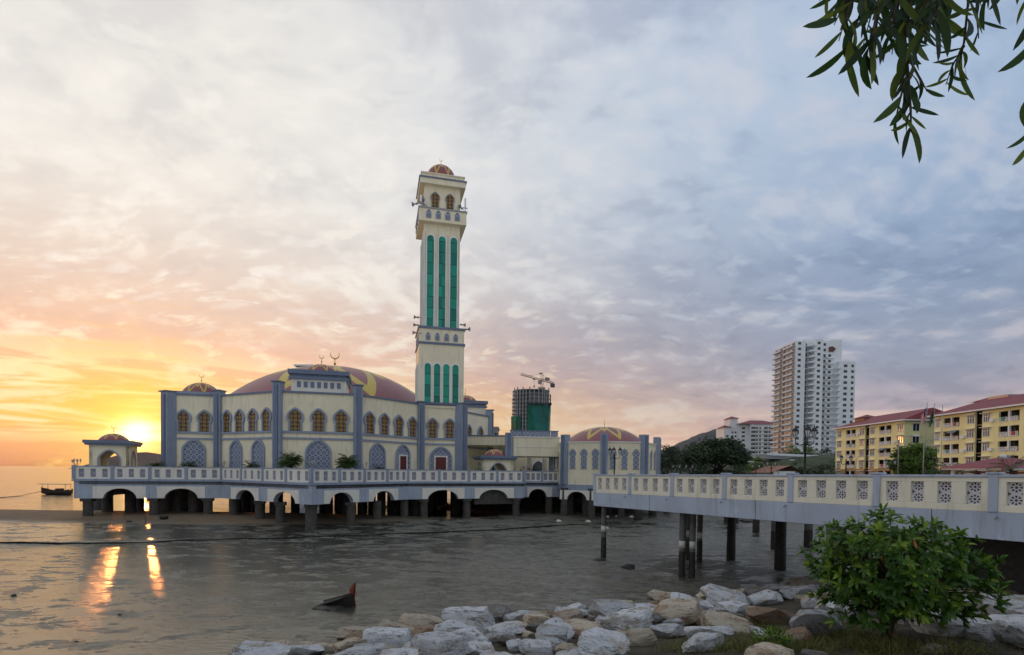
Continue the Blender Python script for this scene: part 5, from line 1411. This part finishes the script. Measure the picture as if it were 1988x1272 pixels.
# white tower block on the hillside
YTW = 330.0; kt = YTW / FPX
def tx(u): return X(u, YTW)
tz = lambda v: Z(1580, v, YTW)
tw_ = thing('tower_block', 'tall white tower block with stepped roofline and rows of balconies', 'tower block', (tx(1580), YTW + 12, tz(885)))
ztop, zbase = tz(662), tz(890)
WF = Fr((0, YTW), 0.0)
b = MB()
b.box(WF, tx(1539), tx(1558), -26, 0, zbase, tz(662)); b.box(WF, tx(1558), tx(1573), -24, -4, zbase, tz(656)); b.box(WF, tx(1573), tx(1590), -24, 1.5, zbase, tz(660)); b.box(WF, tx(1590), tx(1621), -24, -2.2, zbase, tz(660))
b.box(WF, tx(1604), tx(1640), -18, -6, tz(720), tz(654)); b.box(WF, tx(1621), tx(1653), -22, 1.2, zbase, tz(702)); b.box(WF, tx(1556), tx(1575), -16, -8, tz(662), tz(655))
b.build('wall', M['white'], tw_)
M['recess'] = plain('recess_brown', (.16, .13, .125, 1), .7, .15, .3)
b = MB(); b.box(WF, tx(1558.3), tx(1567), -4, -3.6, zbase, tz(664)); b.build('recess_wall', M['recess'], tw_)
NFL = 20; zf = [tz(667 + 10.85 * k) for k in range(NFL)]
rest = MB(); nwin = 0
def twin(s, d, z, w, h):
    global nwin
    nwin += 1; mb_ = rest if nwin > 100 else MB()
    mb_.box(WF, s - w / 2, s + w / 2, d - .1, d + .06, z - h / 2, z + h / 2)
    if nwin <= 100: mb_.build('window', M['glassdark'], tw_)
for k, z in enumerate(zf):
    twin(tx(1546.5) - .004 * k, 0, z, 1.75, 1.5); twin(tx(1581.5), 1.5, z, 1.75, 1.5)
    twin(tx(1599), -2.2, z, 1.5, 1.6); twin(tx(1609), -2.2, z, 1.7, 1.5) if k > 1 else None
    if z < tz(708): twin(tx(1634), 1.2, z, 2.1, 1.6)
for k, z in enumerate(zf):
    if z < tz(708): twin(tx(1647.5), 1.2, z, 1.5, 1.6)
    rest.box(WF, tx(1593), tx(1596), -2.3, -2.14, z + .1, z + .8)
rest.build('small_window', M['glassdark'], tw_, kind='stuff')
for k, z in enumerate(zf):
    b = MB(); b.box(WF, tx(1558), tx(1573), -4, -.4, z - 1.75, z - 1.5)
    vs = [(tx(1570) + 2.0 * cos(a), YTW - .6 - 2.1 * sin(a)) for a in [pi * i / 8 for i in range(9)]]
    b.slab(vs, z - 1.9, z - .9); b.build('balcony', M['white'], tw_)
    if k > 1:
        b = MB(); b.box(WF, tx(1590), tx(1618), -2.2, -1.3, z - 1.75, z - 1.45); b.build('ledge', M['white'], tw_)
        b = MB(); b.box(WF, tx(1595), tx(1604), -2.2, -1.2, z - 1.5, z - 1.1); b.build('air_conditioner', M['grey'], tw_)
    if z < tz(706):
        vs = [(tx(1620) + 1.7 * cos(a), YTW - .2 - 2.0 * sin(a)) for a in [pi * i / 8 for i in range(9)]]
        b = MB(); b.slab(vs, z - 1.9, z - 1.0); b.build('round_balcony', M['white'], tw_)
SFt = Fr((tx(1539), YTW + 26), R(-90))
M['sunside_wall'] = plain('sunside_white_blued', (.58, .68, .76, 1), .6, .08, .3, dirt=.2)  # white of the sunlit side, blued in the colour to offset the orange sun
b = MB(); b.box(SFt, 0, 11.2, 0, .02, zbase, tz(663)); b.box(SFt, 14.6, 25.9, 0, .02, zbase, tz(663)); b.build('side_wall', M['sunside_wall'], tw_)
b = MB(); b.box(SFt, 11.2, 14.6, .0, .04, zbase, tz(664)); b.build('side_recess', M['recess'], tw_)
for k, z in enumerate(zf):
    for s0, s1 in ((.4, 10.8), (15.0, 25.6)):
        b = MB(); b.box(SFt, s0, s1, .02, 1.9, z - 1.8, z - 1.55); b.box(SFt, s0, s1, 1.7, 1.9, z - 1.55, z - .75); b.build('side_balcony', M['sunside_wall'], tw_)
b = MB()
for k, z in enumerate(zf):
    for s0, s1 in ((1.0, 4.5), (6.5, 10.2), (15.8, 19.5), (21.5, 25.0)): b.box(SFt, s0, s1, .02, .06, z - 1.5, z + .7)
b.build('balcony_glazing', M['glassdark'], tw_, kind='stuff')
M['brick'] = plain('red_brick_patch', (.16, .06, .05, 1), .8, .2, 1)
b = MB(); b.prism(WF, [(tx(1607), tz(681)), (tx(1616), tz(681)), (tx(1620), tz(675)), (tx(1614), tz(671)), (tx(1607), tz(672))], -2.2, -1.6); b.build('roof_opening', M['brick'], tw_)

# white hotel with red roofs
YH = 390.0
hx = lambda u: X(u, YH); hz = lambda v: Z(1450, v, YH)
ho = thing('hotel', 'white seven-storey hotel with red roofs and a square stair turret', 'hotel', (hx(1460), YH + 10, hz(885)))
HFr = Fr((0, YH), 0.0)
b = MB(); b.box(HFr, hx(1455), hx(1506), -22, 0, hz(895), hz(823)); b.box(HFr, hx(1437), hx(1455), -22, -4, hz(895), hz(820)); b.box(HFr, hx(1422), hx(1437), -18, -6, hz(895), hz(811)); b.box(HFr, hx(1409), hx(1422), -20, -5, hz(895), hz(829)); b.build('wall', M['white'], ho)
def hip(par, x0, x1, y0, y1, z, h, ov=1.0):
    b = MB(); m_ = (y0 + y1) / 2; i_ = min((x1 - x0) / 2, (y1 - y0) / 2)
    b.add([(x0 - ov, y0 - ov, z), (x1 + ov, y0 - ov, z), (x1 + ov, y1 + ov, z), (x0 - ov, y1 + ov, z), (x0 + i_, m_, z + h), (x1 - i_, m_, z + h)], [(0, 1, 5, 4), (1, 2, 5), (2, 3, 4, 5), (3, 0, 4), (0, 3, 2, 1)]); return b.build('roof', M['redroof'], par)
hip(ho, hx(1437), hx(1520), YH, YH + 22, hz(823), 3.6); hip(ho, hx(1422), hx(1437), YH + 6, YH + 16, hz(811), 2.0); hip(ho, hx(1409), hx(1422), YH + 5, YH + 16, hz(829), 2.0)
for k in range(7):
    v = 829 + 7.9 * k
    for u, d, w_ in ((1461, 0, 3.2), (1468, 0, 1.2), (1474, 0, 1.2), (1485, 0, 2.6), (1492, 0, 1.2), (1498, 0, 3), (1446, -4, 2.2), (1427, -6, 1.2), (1433, -6, 1.2), (1415, -5, 1.4)):
        if u < 1440 and k < 1 or u == 1415 and k < 2: continue
        b = MB(); b.box(HFr, hx(u) - w_ / 2, hx(u) + w_ / 2, d - .05, d + .12, hz(v + 3.4), hz(v)); b.build('window', M['glassdark'], ho)
for k in range(7):
    b = MB(); b.box(HFr, hx(1456), hx(1505), .14, 1.1, hz(834.5 + 7.9 * k), hz(833.3 + 7.9 * k)); b.build('floor_ledge', M['white'], ho)

# unfinished tower with green netting, and its crane
YC = 400.0
cxu = lambda u: X(u, YC); czv = lambda v: Z(1030, v, YC)
ct = thing('unfinished_tower', 'unfinished concrete tower wrapped partly in green netting', 'building site', (cxu(1030), YC + 12, 4))
M['rawcon'] = plain('raw_concrete', (.30, .30, .30, 1), .8, .15, .2)
M['rawdark'] = plain('raw_interior', (.10, .105, .11, 1), .9, .2, .2)
M['rawdark2'] = plain('grey_formwork', (.17, .18, .19, 1), .85, .3, .15)
M['net'] = plain('green_netting', (.0, .155, .085, 1), .8, .35, .12)
M['netdark'] = plain('dense_green_netting', (.01, .15, .12, 1), .8, .4, .15)
poly = [(cxu(994), YC + 6), (cxu(1003), YC - 2), (cxu(1022), YC - 5), (cxu(1050), YC - 5), (cxu(1064), YC), (cxu(1067), YC + 8), (cxu(1060), YC + 22), (cxu(1000), YC + 22)]
ci = Vector((cxu(1030), YC + 8))
zsl = [czv(757 + 7.6 * k) for k in range(15)]
for z in zsl:
    b = MB(); b.slab(poly, z - .35, z); b.build('floor_slab', M['rawcon'], ct)
b = MB(); b.slab([(cxu(1024), YC - 3.8), (cxu(1050), YC - 3.8), (cxu(1062), YC + .8), (cxu(1065), YC + 9), (cxu(1024), YC + 9)], czv(787), czv(762)); b.build('formwork', M['rawdark2'], ct)
b = MB(); b.slab([tuple(ci + (Vector(p) - ci) * .86) for p in poly], 4, czv(758)); b.build('core', M['rawdark'], ct)
for k in range(14):
    t = k / 13 * 4; i = min(3, int(t)); p = Vector(poly[i]).lerp(Vector(poly[i + 1]), t - i); p = ci + (p - ci) * .985
    b = MB(); b.box(Fr(p, 0), -.4, .4, -.4, .4, 4, czv(757) + (1.6 if k % 2 else 0)); b.build('column', M['rawcon'], ct)
def net(par, P, Q, z0, z1, mat, off=.7):
    f, L = seg(P, Q); b = MB(); N = max(2, int(L / 2)); vs = []
    for i in range(N + 1):
        for j in range(7): vs.append(f.pt(L * i / N, off + .25 * sin(i * 2.1 + j) * (.4 + random.random()), z0 + (z1 - z0) * j / 6))
    b.add(vs, [(i * 7 + j, (i + 1) * 7 + j, (i + 1) * 7 + j + 1, i * 7 + j + 1) for i in range(N) for j in range(6)], None, True); b.build('netting', M[mat], par, recalc=False)
pm = Vector(poly[2]); 
net(ct, (cxu(1022), YC - 5), (cxu(1030), YC - 5), 4, czv(785), 'net', .9); net(ct, (cxu(1030), YC - 5), (cxu(1050), YC - 5), 4, czv(787), 'netdark'); net(ct, (cxu(1050), YC - 5), (cxu(1064), YC), 4, czv(788), 'netdark'); net(ct, (cxu(1064), YC), (cxu(1067), YC + 8), 4, czv(764), 'net')
net(ct, (cxu(993), YC + 6), (cxu(1003), YC - 2), 4, czv(808), 'net', 1.0); net(ct, (cxu(1003), YC - 2), (cxu(1011), YC - 4), 4, czv(810), 'net', 1.0)
b = MB(); f = Fr((0, YC - 7), 0); b.box(f, cxu(1022), cxu(1067), -3, 1.2, czv(786), czv(784)); b.box(f, cxu(1063), cxu(1068.5), -12, 0, czv(786.5), czv(784.5)); b.build('safety_platform', M['rawdark'], ct)
b = MB()
for k in range(9): u = 998 + 7 * k; b.tube([(cxu(u), YC + 1, czv(757)), (cxu(u), YC + 1, czv(753.5))], .13, 4)
b.build('starter_bar', M['rawdark'], ct, kind='stuff')
for k in range(9):
    b = MB(); b.box(Fr((0, YC + 5), 0), cxu(992), cxu(997), -1, 2, czv(775 + 7 * k) - .25, czv(775 + 7 * k)); b.build('scaffold_deck', M['rawdark'], ct)
M['craney'] = plain('crane_paint', (.30, .25, .20, 1), .5, .2, 1)
cr = thing('tower_crane', 'hammerhead tower crane standing above the unfinished tower', 'crane', (cxu(1050), YC, czv(757)))
mx_, my_ = X(1050, YC), YC; zj = Z(1050, 738, YC)
def truss(P, Q, w, n_, r_):
    b = MB(); P, Q = Vector(P), Vector(Q); t = (Q - P).normalized(); up = Vector((0, 0, 1)) if abs(t.z) < .8 else Vector((0, 1, 0)); a = t.cross(up).normalized() * w / 2; c = t.cross(a).normalized() * w / 2
    cs = [a + c, a - c, -a - c, -a + c]
    for k in cs: b.tube([P + k, Q + k], r_, 4)
    for i in range(n_):
        A, B = P.lerp(Q, i / n_), P.lerp(Q, (i + 1) / n_)
        for k in range(4): b.tube([A + cs[k], B + cs[(k + 1) % 4]], r_ * .7, 4)
    return b
truss((mx_, my_, 30), (mx_, my_, Z(1050, 726, YC)), 1.7, 22, .13).build('mast', M['craney'], cr)
tipL = (X(1009, 377), 377, zj); tipR = (X(1073, 414), 414, zj)
truss(tipL, (mx_, my_, zj), 1.1, 16, .10).build('jib', M['craney'], cr); truss((mx_, my_, zj), tipR, 1.1, 8, .12).build('counter_jib', M['craney'], cr)
b = MB(); b.box(Fr((tipR[0] - 1, tipR[1] - 1), 1.0), -1.5, 1.5, -1.2, 1.2, zj - 3.2, zj - .4); b.build('counterweight', M['rawdark'], cr)
b = MB(); b.box(Fr((mx_ + 4, my_ + 1.5), 1.0), -2, 2, -1, 1, zj + .3, zj + 2); b.build('winch', M['craney'], cr)
b = MB(); b.box(Fr((mx_, my_), 1.0), -1.8, 1.8, -1.8, 1.8, zj - 7.5, zj - 5.5); b.box(Fr((mx_ - 1.6, my_ - 1), 1.0), -1, 1, -1, 1, zj - 3, zj - .8); b.build('cab', M['craney'], cr)
hq = Vector(tipL).lerp(Vector((mx_, my_, zj)), .62)
b = MB(); b.tube([hq, hq + Vector((0, 0, -6))], .08, 4); b.box(Fr((hq.x, hq.y), 0), -.5, .5, -.4, .4, hq.z - 6.8, hq.z - 5.6); b.box(Fr((hq.x, hq.y), 1.0), -1, 1, -.8, .8, hq.z - 1.2, hq.z - .7); b.build('hook_block', M['rawdark'], cr)
b = MB(); zp_ = Z(1050, 726, YC); b.tube([(mx_, my_, zp_), Vector(tipL).lerp(Vector((mx_, my_, zj)), .3)], .1, 4); b.tube([(mx_, my_, zp_), Vector(tipR)], .1, 4); b.box(Fr((mx_ - .5, my_), 0), -1.6, .8, -.6, .6, zp_, zp_ + .8); b.build('tie_rod', M['craney'], cr)

# other far buildings
def far_block(name, lab, cat, u0, u1, Y, vtop, dep=14, mat='white', fl=None, nw=4, roof=None):
    f = Fr((0, Y), 0.0); x0, x1 = X(u0, Y), X(u1, Y); zt_ = Z((u0 + u1) / 2, vtop, Y)
    r = thing(name, lab, cat, ((x0 + x1) / 2, Y, 3)); b = MB(); b.box(f, x0, x1, -dep, 0, 3, zt_); b.build('wall', M[mat], r)
    b = MB(); b.box(f, x0 - .3, x1 + .3, -dep - .3, .3, zt_, zt_ + .5); b.build('roof_edge', M['grey'] if roof is None else M[roof], r)
    for k in range(fl or 0):
        for j in range(nw):
            s = x0 + (x1 - x0) * (j + .5) / nw; w_ = (x1 - x0) / nw * .6; z = zt_ - 2.2 - 3.0 * k
            b = MB(); b.box(f, s - w_ / 2, s + w_ / 2, -.1, .08, z - .8, z + .7); b.build('window', M['glassdark'], r)
    return r, f, zt_
fb, f, z_ = far_block('office_block', 'grey tower block whose glazed roof house rises behind the big dome', 'tower block', 571, 607, 320, 728, 20, 'white', 4, 3)
b = MB(); b.box(f, X(577, 320), X(606, 320), -12, 0, z_ + .5, Z(590, 713, 320)); b.build('roof_house', M['grey'], fb); b = MB(); b.box(f, X(575, 320), X(612, 320), -16, 4, Z(590, 713, 320), Z(590, 710, 320)); b.build('flat_roof', M['white'], fb); b = MB(); b.box(f, X(581, 320), X(601, 320), 0, .3, Z(590, 724, 320), Z(590, 716, 320)); b.build('glazing', M['glassdark'], fb)
far_block('shop_block', 'plain white block with dark window bands behind the mosque side wall', 'building', 929, 950, 180, 820, 12, 'white', 3, 1)
far_block('low_block', 'low grey block stepping down beside the plain white block', 'building', 950, 966, 190, 832, 12, 'grey', 2, 2)
far_block('site_office', 'small olive block left of the unfinished tower', 'building', 957, 965, 210, 831, 8, 'tan', 1, 1)
# house with an orange roof, and a red gazebo
M['orangeroof'] = plain('orange_roof', (.30, .12, .07, 1), .7, .2, .8)
Yh = 98.0; xh0, xh1 = X(1497, Yh), X(1548, Yh); zh = Z(1520, 915, Yh)
r = thing('house', 'single-storey house with a low orange gable roof beyond the footbridge', 'house', ((xh0 + xh1) / 2, Yh + 4, 4)); b = MB(); b.box(Fr((0, Yh), 0), xh0 + .4, xh1 - .4, -8, 0, 3.8, zh); b.build('wall', M['white'], r)
zp_ = Z(1530, 904, Yh); b = MB(); xm = X(1532, Yh); b.add([(xh0 - .5, Yh - .6, zh - .3), (xm, Yh - .6, zp_), (xh1 + .5, Yh - .6, zh), (xh0 - .5, Yh + 8.6, zh - .3), (xm, Yh + 8.6, zp_), (xh1 + .5, Yh + 8.6, zh)], [(0, 1, 4, 3), (1, 2, 5, 4)]); b.build('roof', M['orangeroof'], r)
Yg = 52.0; xg = X(1950, Yg); zg = Z(1930, 909, Yg); wg = 3.4
r = thing('gazebo', 'open gazebo with a red hipped roof beside the yellow apartments', 'gazebo', (xg, Yg, 4)); 
for sx in (-1, 1):
    for sy in (-1, 1):
        b = MB(); b.box(Fr((xg + sx * wg * .8, Yg + sy * wg * .8), 0), -.12, .12, -.12, .12, 3.2, zg); b.build('post', M['white'], r)
b = MB(); b.box(Fr((xg, Yg), 0), -wg, wg, -wg, wg, zg - .18, zg); b.build('eaves', M['white'], r); b = MB(); b.add([(xg - wg - .2, Yg - wg - .2, zg), (xg + wg + .2, Yg - wg - .2, zg), (xg + wg + .2, Yg + wg + .2, zg), (xg - wg - .2, Yg + wg + .2, zg), (xg - .6, Yg, Z(1940, 888, Yg)), (xg + .6, Yg, Z(1940, 888, Yg))], [(0, 1, 5, 4), (1, 2, 5), (2, 3, 4, 5), (3, 0, 4), (0, 3, 2, 1)]); b.build('roof', M['redroof'], r)
b = MB(); b.box(Fr((xg, Yg), 0), -wg, wg, -.05, .05, zg - .5, zg - .35); b.build('rail', M['redwood'], r)
# road barrier up the slope
Yr = 205.0; rf = Fr((0, Yr), 0.0); r = thing('road_barrier', 'long white road barrier crossing the slope below the white tower', 'barrier', (X(1550, Yr), Yr, 10)); zr_ = Z(1550, 880, Yr)
b = MB(); f, L = seg((X(1490, Yr), Yr), (X(1612, 230), 230)); b.box(f, 0, L, -.3, 0, zr_ - .9, zr_); b.build('parapet', M['white'], r); b = MB(); b.box(f, 0, L, -.2, -.1, zr_ + .9, zr_ + 1.0)
for k in range(14): b.box(f, L * k / 13 - .05, L * k / 13 + .05, -.2, -.1, zr_, zr_ + .9)
b.build('railing', M['grey'], r); b = MB(); b.box(f, 0, L, -5, -.3, zr_ - 2.2, zr_ - .9); b.build('road_deck', M['rawcon'], r)

# trees beyond the bridge
TG = 'trees beyond the footbridge'
tree('rain_tree', 'broad dark rain tree rising behind the footbridge beside the hotel', 1393, 112, 852, 118, 'leaf_dark', 3.5, 110, 90, grp=TG, seed=2, rzf=.42, flat=.7)
tree('shade_tree', 'dark rounded tree next to the domed hall', 1292, 118, 863, 62, 'leaf_dark', 3.5, 64, 70, grp=TG, seed=3, rzf=.5)
tree('shade_tree', 'dark tree tucked between the palm and the rain tree', 1345, 126, 864, 60, 'leaf_dark', 3.5, 64, 70, grp=TG, seed=4, rzf=.5)
tree('shade_tree', 'dark upright tree at the right flank of the rain tree', 1432, 118, 853, 48, 'leaf_dark', 3.5, 60, 70, grp=TG, seed=5, rzf=.5)
tree('shade_tree', 'pale green tree right of the dark rain tree, below the hotel', 1461, 130, 878, 56, 'leaf_mid', 3.5, 30, 50, grp=TG, seed=6, rzf=.5)
tree('shade_tree', 'olive tree at the foot of the white tower above the barrier', 1552, 285, 862, 62, 'leaf_mid', 14, 30, 50, grp=TG, seed=7, rzf=.6)
tree('shade_tree', 'dark tree between the white tower and the far yellow block', 1603, 240, 868, 44, 'leaf_dark', 9, 30, 60, grp=TG, seed=8, rzf=.5)
tree('shade_tree', 'low green tree just left of the far yellow block', 1622, 200, 884, 36, 'leaf_dark', 6, 26, 50, grp=TG, seed=18, rzf=.5)
tree('round_tree', 'round green tree in front of the yellow apartment blocks', 1775, 72, 861, 74, 'leaf_mid', 3.5, 150, 110, size=.34, grp=TG, seed=9, rzf=.40, flat=.0)
for i, (u, Y, vt, w_, m_, lab) in enumerate(((1478, 150, 888, 50, 'leaf_dark', 'dark bushy tree below the left end of the road barrier'), (1512, 150, 893, 44, 'leaf_mid', 'green bushy tree behind the orange-roofed house'), (1545, 160, 890, 50, 'leaf_dark', 'dark bushy tree right behind the tall bridge lamp'), (1580, 160, 892, 52, 'leaf_dark', 'dark bushy tree midway between the bridge lamp and yellow block'),
        (1604, 140, 897, 40, 'leaf_dark', 'dark scrubby tree at the foot of the far yellow block'), (1308, 92, 893, 46, 'leaf_dark', 'dark scrubby tree close behind the bridge end near the domed hall'), (1425, 92, 896, 60, 'leaf_dark', 'dark scrubby tree under the rain tree crown'), (1362, 92, 898, 60, 'leaf_dark', 'low dark scrub left under the rain tree crown'))):
    tree('scrub_tree', lab, u, Y, vt, w_, m_, 3.6, 26, 46, grp=TG, seed=60 + i, rzf=.55)
for i, (u, Y, vt, sp, z0, m_, lab) in enumerate(((1322, 105, 866, 3.2, 3.6, 'leaf_dark', 'coconut palm in the dark trees beside the domed hall'), (1303, 104, 874, 2.6, 3.6, 'leaf_dark', 'shorter coconut palm nearest the domed hall'), (1842, 60, 898, 1.9, 3.6, 'leaf_dry', 'yellowing palm right of the round tree'), (1868, 62, 902, 1.7, 3.6, 'leaf_dry', 'yellowing palm left of the red gazebo'), (1962, 47, 893, 1.9, 3.6, 'leaf_dry', 'yellowing palm in front of the red gazebo'), (1822, 66, 905, 1.6, 3.6, 'leaf_palm', 'low green palm at the foot of the flagpoles'))):
    palm('palm', lab, u, Y, z0, Z(u, vt, Y), sp, 15, m_, 'palms beyond the footbridge', .13, 80 + i)
# street lamps beyond the bridge
LG = 'lamps along the shore road'
sl = lamp_post(3.6, 'shore_lamp', 2)
for i, (u, Y, vt, lab) in enumerate(((1313, 68, 902, 'black twin-lantern lamp before the palm trees'), (1338, 70, 902, 'black twin-lantern lamp before the left edge of the rain tree'), (1467, 70, 901, 'black twin-lantern lamp left of the orange-roofed house'), (1497, 62, 895, 'black twin-lantern lamp at the gable of the orange-roofed house'), (1642, 60, 885, 'black twin-lantern lamp in front of the far yellow block'), (1728, 60, 892, 'black twin-lantern lamp left of the round tree'))):
    o = sl if i == 0 else copy_tree(sl); zt_ = Z(u, vt, Y); h_ = zt_ - 3.7; p = XY(u, Y); o.location = (p.x, p.y, 3.7); o.scale = (h_ / 3.6 * 1.15,) * 2 + (h_ / 3.6,); tag(o, lab, group=LG)
def road_lamp(u, Y, vt, side, lab):
    p = XY(u, Y); zt_ = Z(u, vt, Y); r = thing('road_lamp', lab, 'lamp', (p.x, p.y, 3.6), 'slim arm lamps along the shore road')
    b = MB(); b.tube([(p.x, p.y, 3.6), (p.x, p.y, zt_ - .6), (p.x + side * .3, p.y, zt_ - .15), (p.x + side * 1.8, p.y, zt_)], [.07, .05, .04, .035], 6); b.build('pole', M['grey'], r)
    b = MB(); b.box(Fr((p.x + side * 2.1, p.y), 0), -.4, .4, -.12, .12, zt_ - .05, zt_ + .06); b.build('head', M['white'], r)
road_lamp(1743, 66, 846, 1, 'slim road lamp arching right before the gable of the far yellow block'); road_lamp(1792, 62, 853, 1, 'slim road lamp behind the round tree')
road_lamp(1512, 90, 893, 1, 'slim road lamp above the orange roof'); road_lamp(1484, 84, 897, -1, 'slim pale road lamp left of the orange-roofed house'); road_lamp(1661, 80, 885, 1, 'slim road lamp at the middle of the far yellow block')
p = XY(1946, 40); r = thing('globe_lamp', 'dark post with a pale globe lamp in front of the red gazebo', 'lamp', (p.x, p.y, 3.4)); b = MB(); zt_ = Z(1946, 887, 40); b.tube([(p.x, p.y, 3.0), (p.x, p.y, zt_ - .2)], .06, 8); b.build('post', M['redwood'], r)
b = MB(); b.lathe((p.x, p.y, zt_), [(.001, -.2), (.12, -.17), (.2, -.05), (.2, .06), (.12, .17), (.001, .2)], 14); b.build('globe', M['lampglass'], r)

# flags
def flag_mat():
    m, t, b = new_mat('striped_flag'); u, v, _ = t.xyz(t.node('ShaderNodeUVMap').outputs[0])
    st_ = t.m('LESS_THAN', t.m('FRACT', t.m('MULTIPLY', v, 7.0)), .5); col = t.mix(st_, (.55, .03, .05, 1), (.62, .60, .58, 1))
    can = t.m('MULTIPLY', t.m('GREATER_THAN', v, .43), t.m('LESS_THAN', u, .5)); col = t.mix(can, col, (.02, .03, .16, 1))
    du = t.m('MULTIPLY', t.m('SUBTRACT', u, .2), 2.0); dv = t.m('SUBTRACT', v, .71); r1 = t.m('SQRT', t.m('ADD', t.m('MULTIPLY', du, du), t.m('MULTIPLY', dv, dv)))
    du2 = t.m('SUBTRACT', du, .07); r2 = t.m('SQRT', t.m('ADD', t.m('MULTIPLY', du2, du2), t.m('MULTIPLY', dv, dv)))
    cre = t.m('MULTIPLY', t.m('LESS_THAN', r1, .17), t.m('GREATER_THAN', r2, .14)); col = t.mix(cre, col, (.7, .5, .03, 1))
    du3 = t.m('SUBTRACT', du, .18); r3 = t.m('SQRT', t.m('ADD', t.m('MULTIPLY', du3, du3), t.m('MULTIPLY', dv, dv))); col = t.mix(t.m('LESS_THAN', r3, .09), col, (.7, .5, .03, 1))
    t.put(b.inputs['Base Color'], col); b.inputs['Roughness'].default_value = .8; return m
M['flag1'] = flag_mat(); M['flag2'] = plain('dark_green_flag', (.01, .10, .06, 1), .8, .2, 2)
def flagpole(u, Y, vt, lab, fm=None, dirx=-1):
    p = XY(u, Y); zt_ = Z(u, vt, Y); r = thing('flagpole', lab, 'flagpole', (p.x, p.y, 3.6), 'flagpoles beside the round tree')
    b = MB(); b.tube([(p.x, p.y, 3.4), (p.x, p.y, zt_)], [.045, .03], 8); b.build('pole', M['grey'], r)
    b = MB(); b.lathe((p.x, p.y, zt_), [(.001, -.02), (.09, .05), (.09, .12), (.001, .18)], 8); b.build('knob', M['white'], r)
    if fm:
        q = thing('flag', 'limp red and white striped flag with a blue corner' if fm == 'flag1' else 'limp dark green flag on the middle pole', 'flag', (p.x, p.y, zt_ - .3))
        b = MB(); N, K = 12, 10; vs = []; uv = []; H = 1.35; Lf = 2.3
        for i in range(N + 1):
            t = i / N
            for k in range(K + 1):
                w = k / K; x = dirx * (.05 + t * (.62 if fm == 'flag1' else .42) + .10 * sin(t * 9 + w * 2) * t); y = .16 * sin(t * 13 + w * 3) * (t + .2); z = -(1 - w) * H - t ** .85 * Lf * .62
                vs.append((p.x + x, p.y + y, zt_ - .25 + z)); uv.append((t, w))
        b.add(vs, [(i * (K + 1) + k, (i + 1) * (K + 1) + k, (i + 1) * (K + 1) + k + 1, i * (K + 1) + k + 1) for i in range(N) for k in range(K)], uv, True); b.build('cloth', M[fm], q, recalc=False)
flagpole(1796, 70, 783, 'leftmost white flagpole, carrying the striped flag', 'flag1'); flagpole(1810, 70, 785, 'middle white flagpole, carrying the dark green flag', 'flag2'); flagpole(1826, 70, 787, 'bare white flagpole right of the two with flags')

# ------------------------------------------------------------------ air
m = bpy.data.materials.new('sea_air'); m.use_nodes = True; t = NT(m.node_tree); t.n.remove(t.n['Principled BSDF'])
v = t.node('ShaderNodeVolumePrincipled'); v.inputs['Color'].default_value = (.86, .90, 1.0, 1); v.inputs['Density'].default_value = .00004; v.inputs['Anisotropy'].default_value = .7
t.l.new(v.outputs[0], t.n['Material Output'].inputs['Volume'])
bm = bmesh.new(); bmesh.ops.create_cube(bm, size=1.0); me = bpy.data.meshes.new('haze'); bm.to_mesh(me); bm.free(); me.materials.append(m)
hz_ = bpy.data.objects.new('haze', me); COL.objects.link(hz_); hz_.location = (0, 2980, 160); hz_.scale = (13000, 6200, 328); hz_['kind'] = 'stuff'
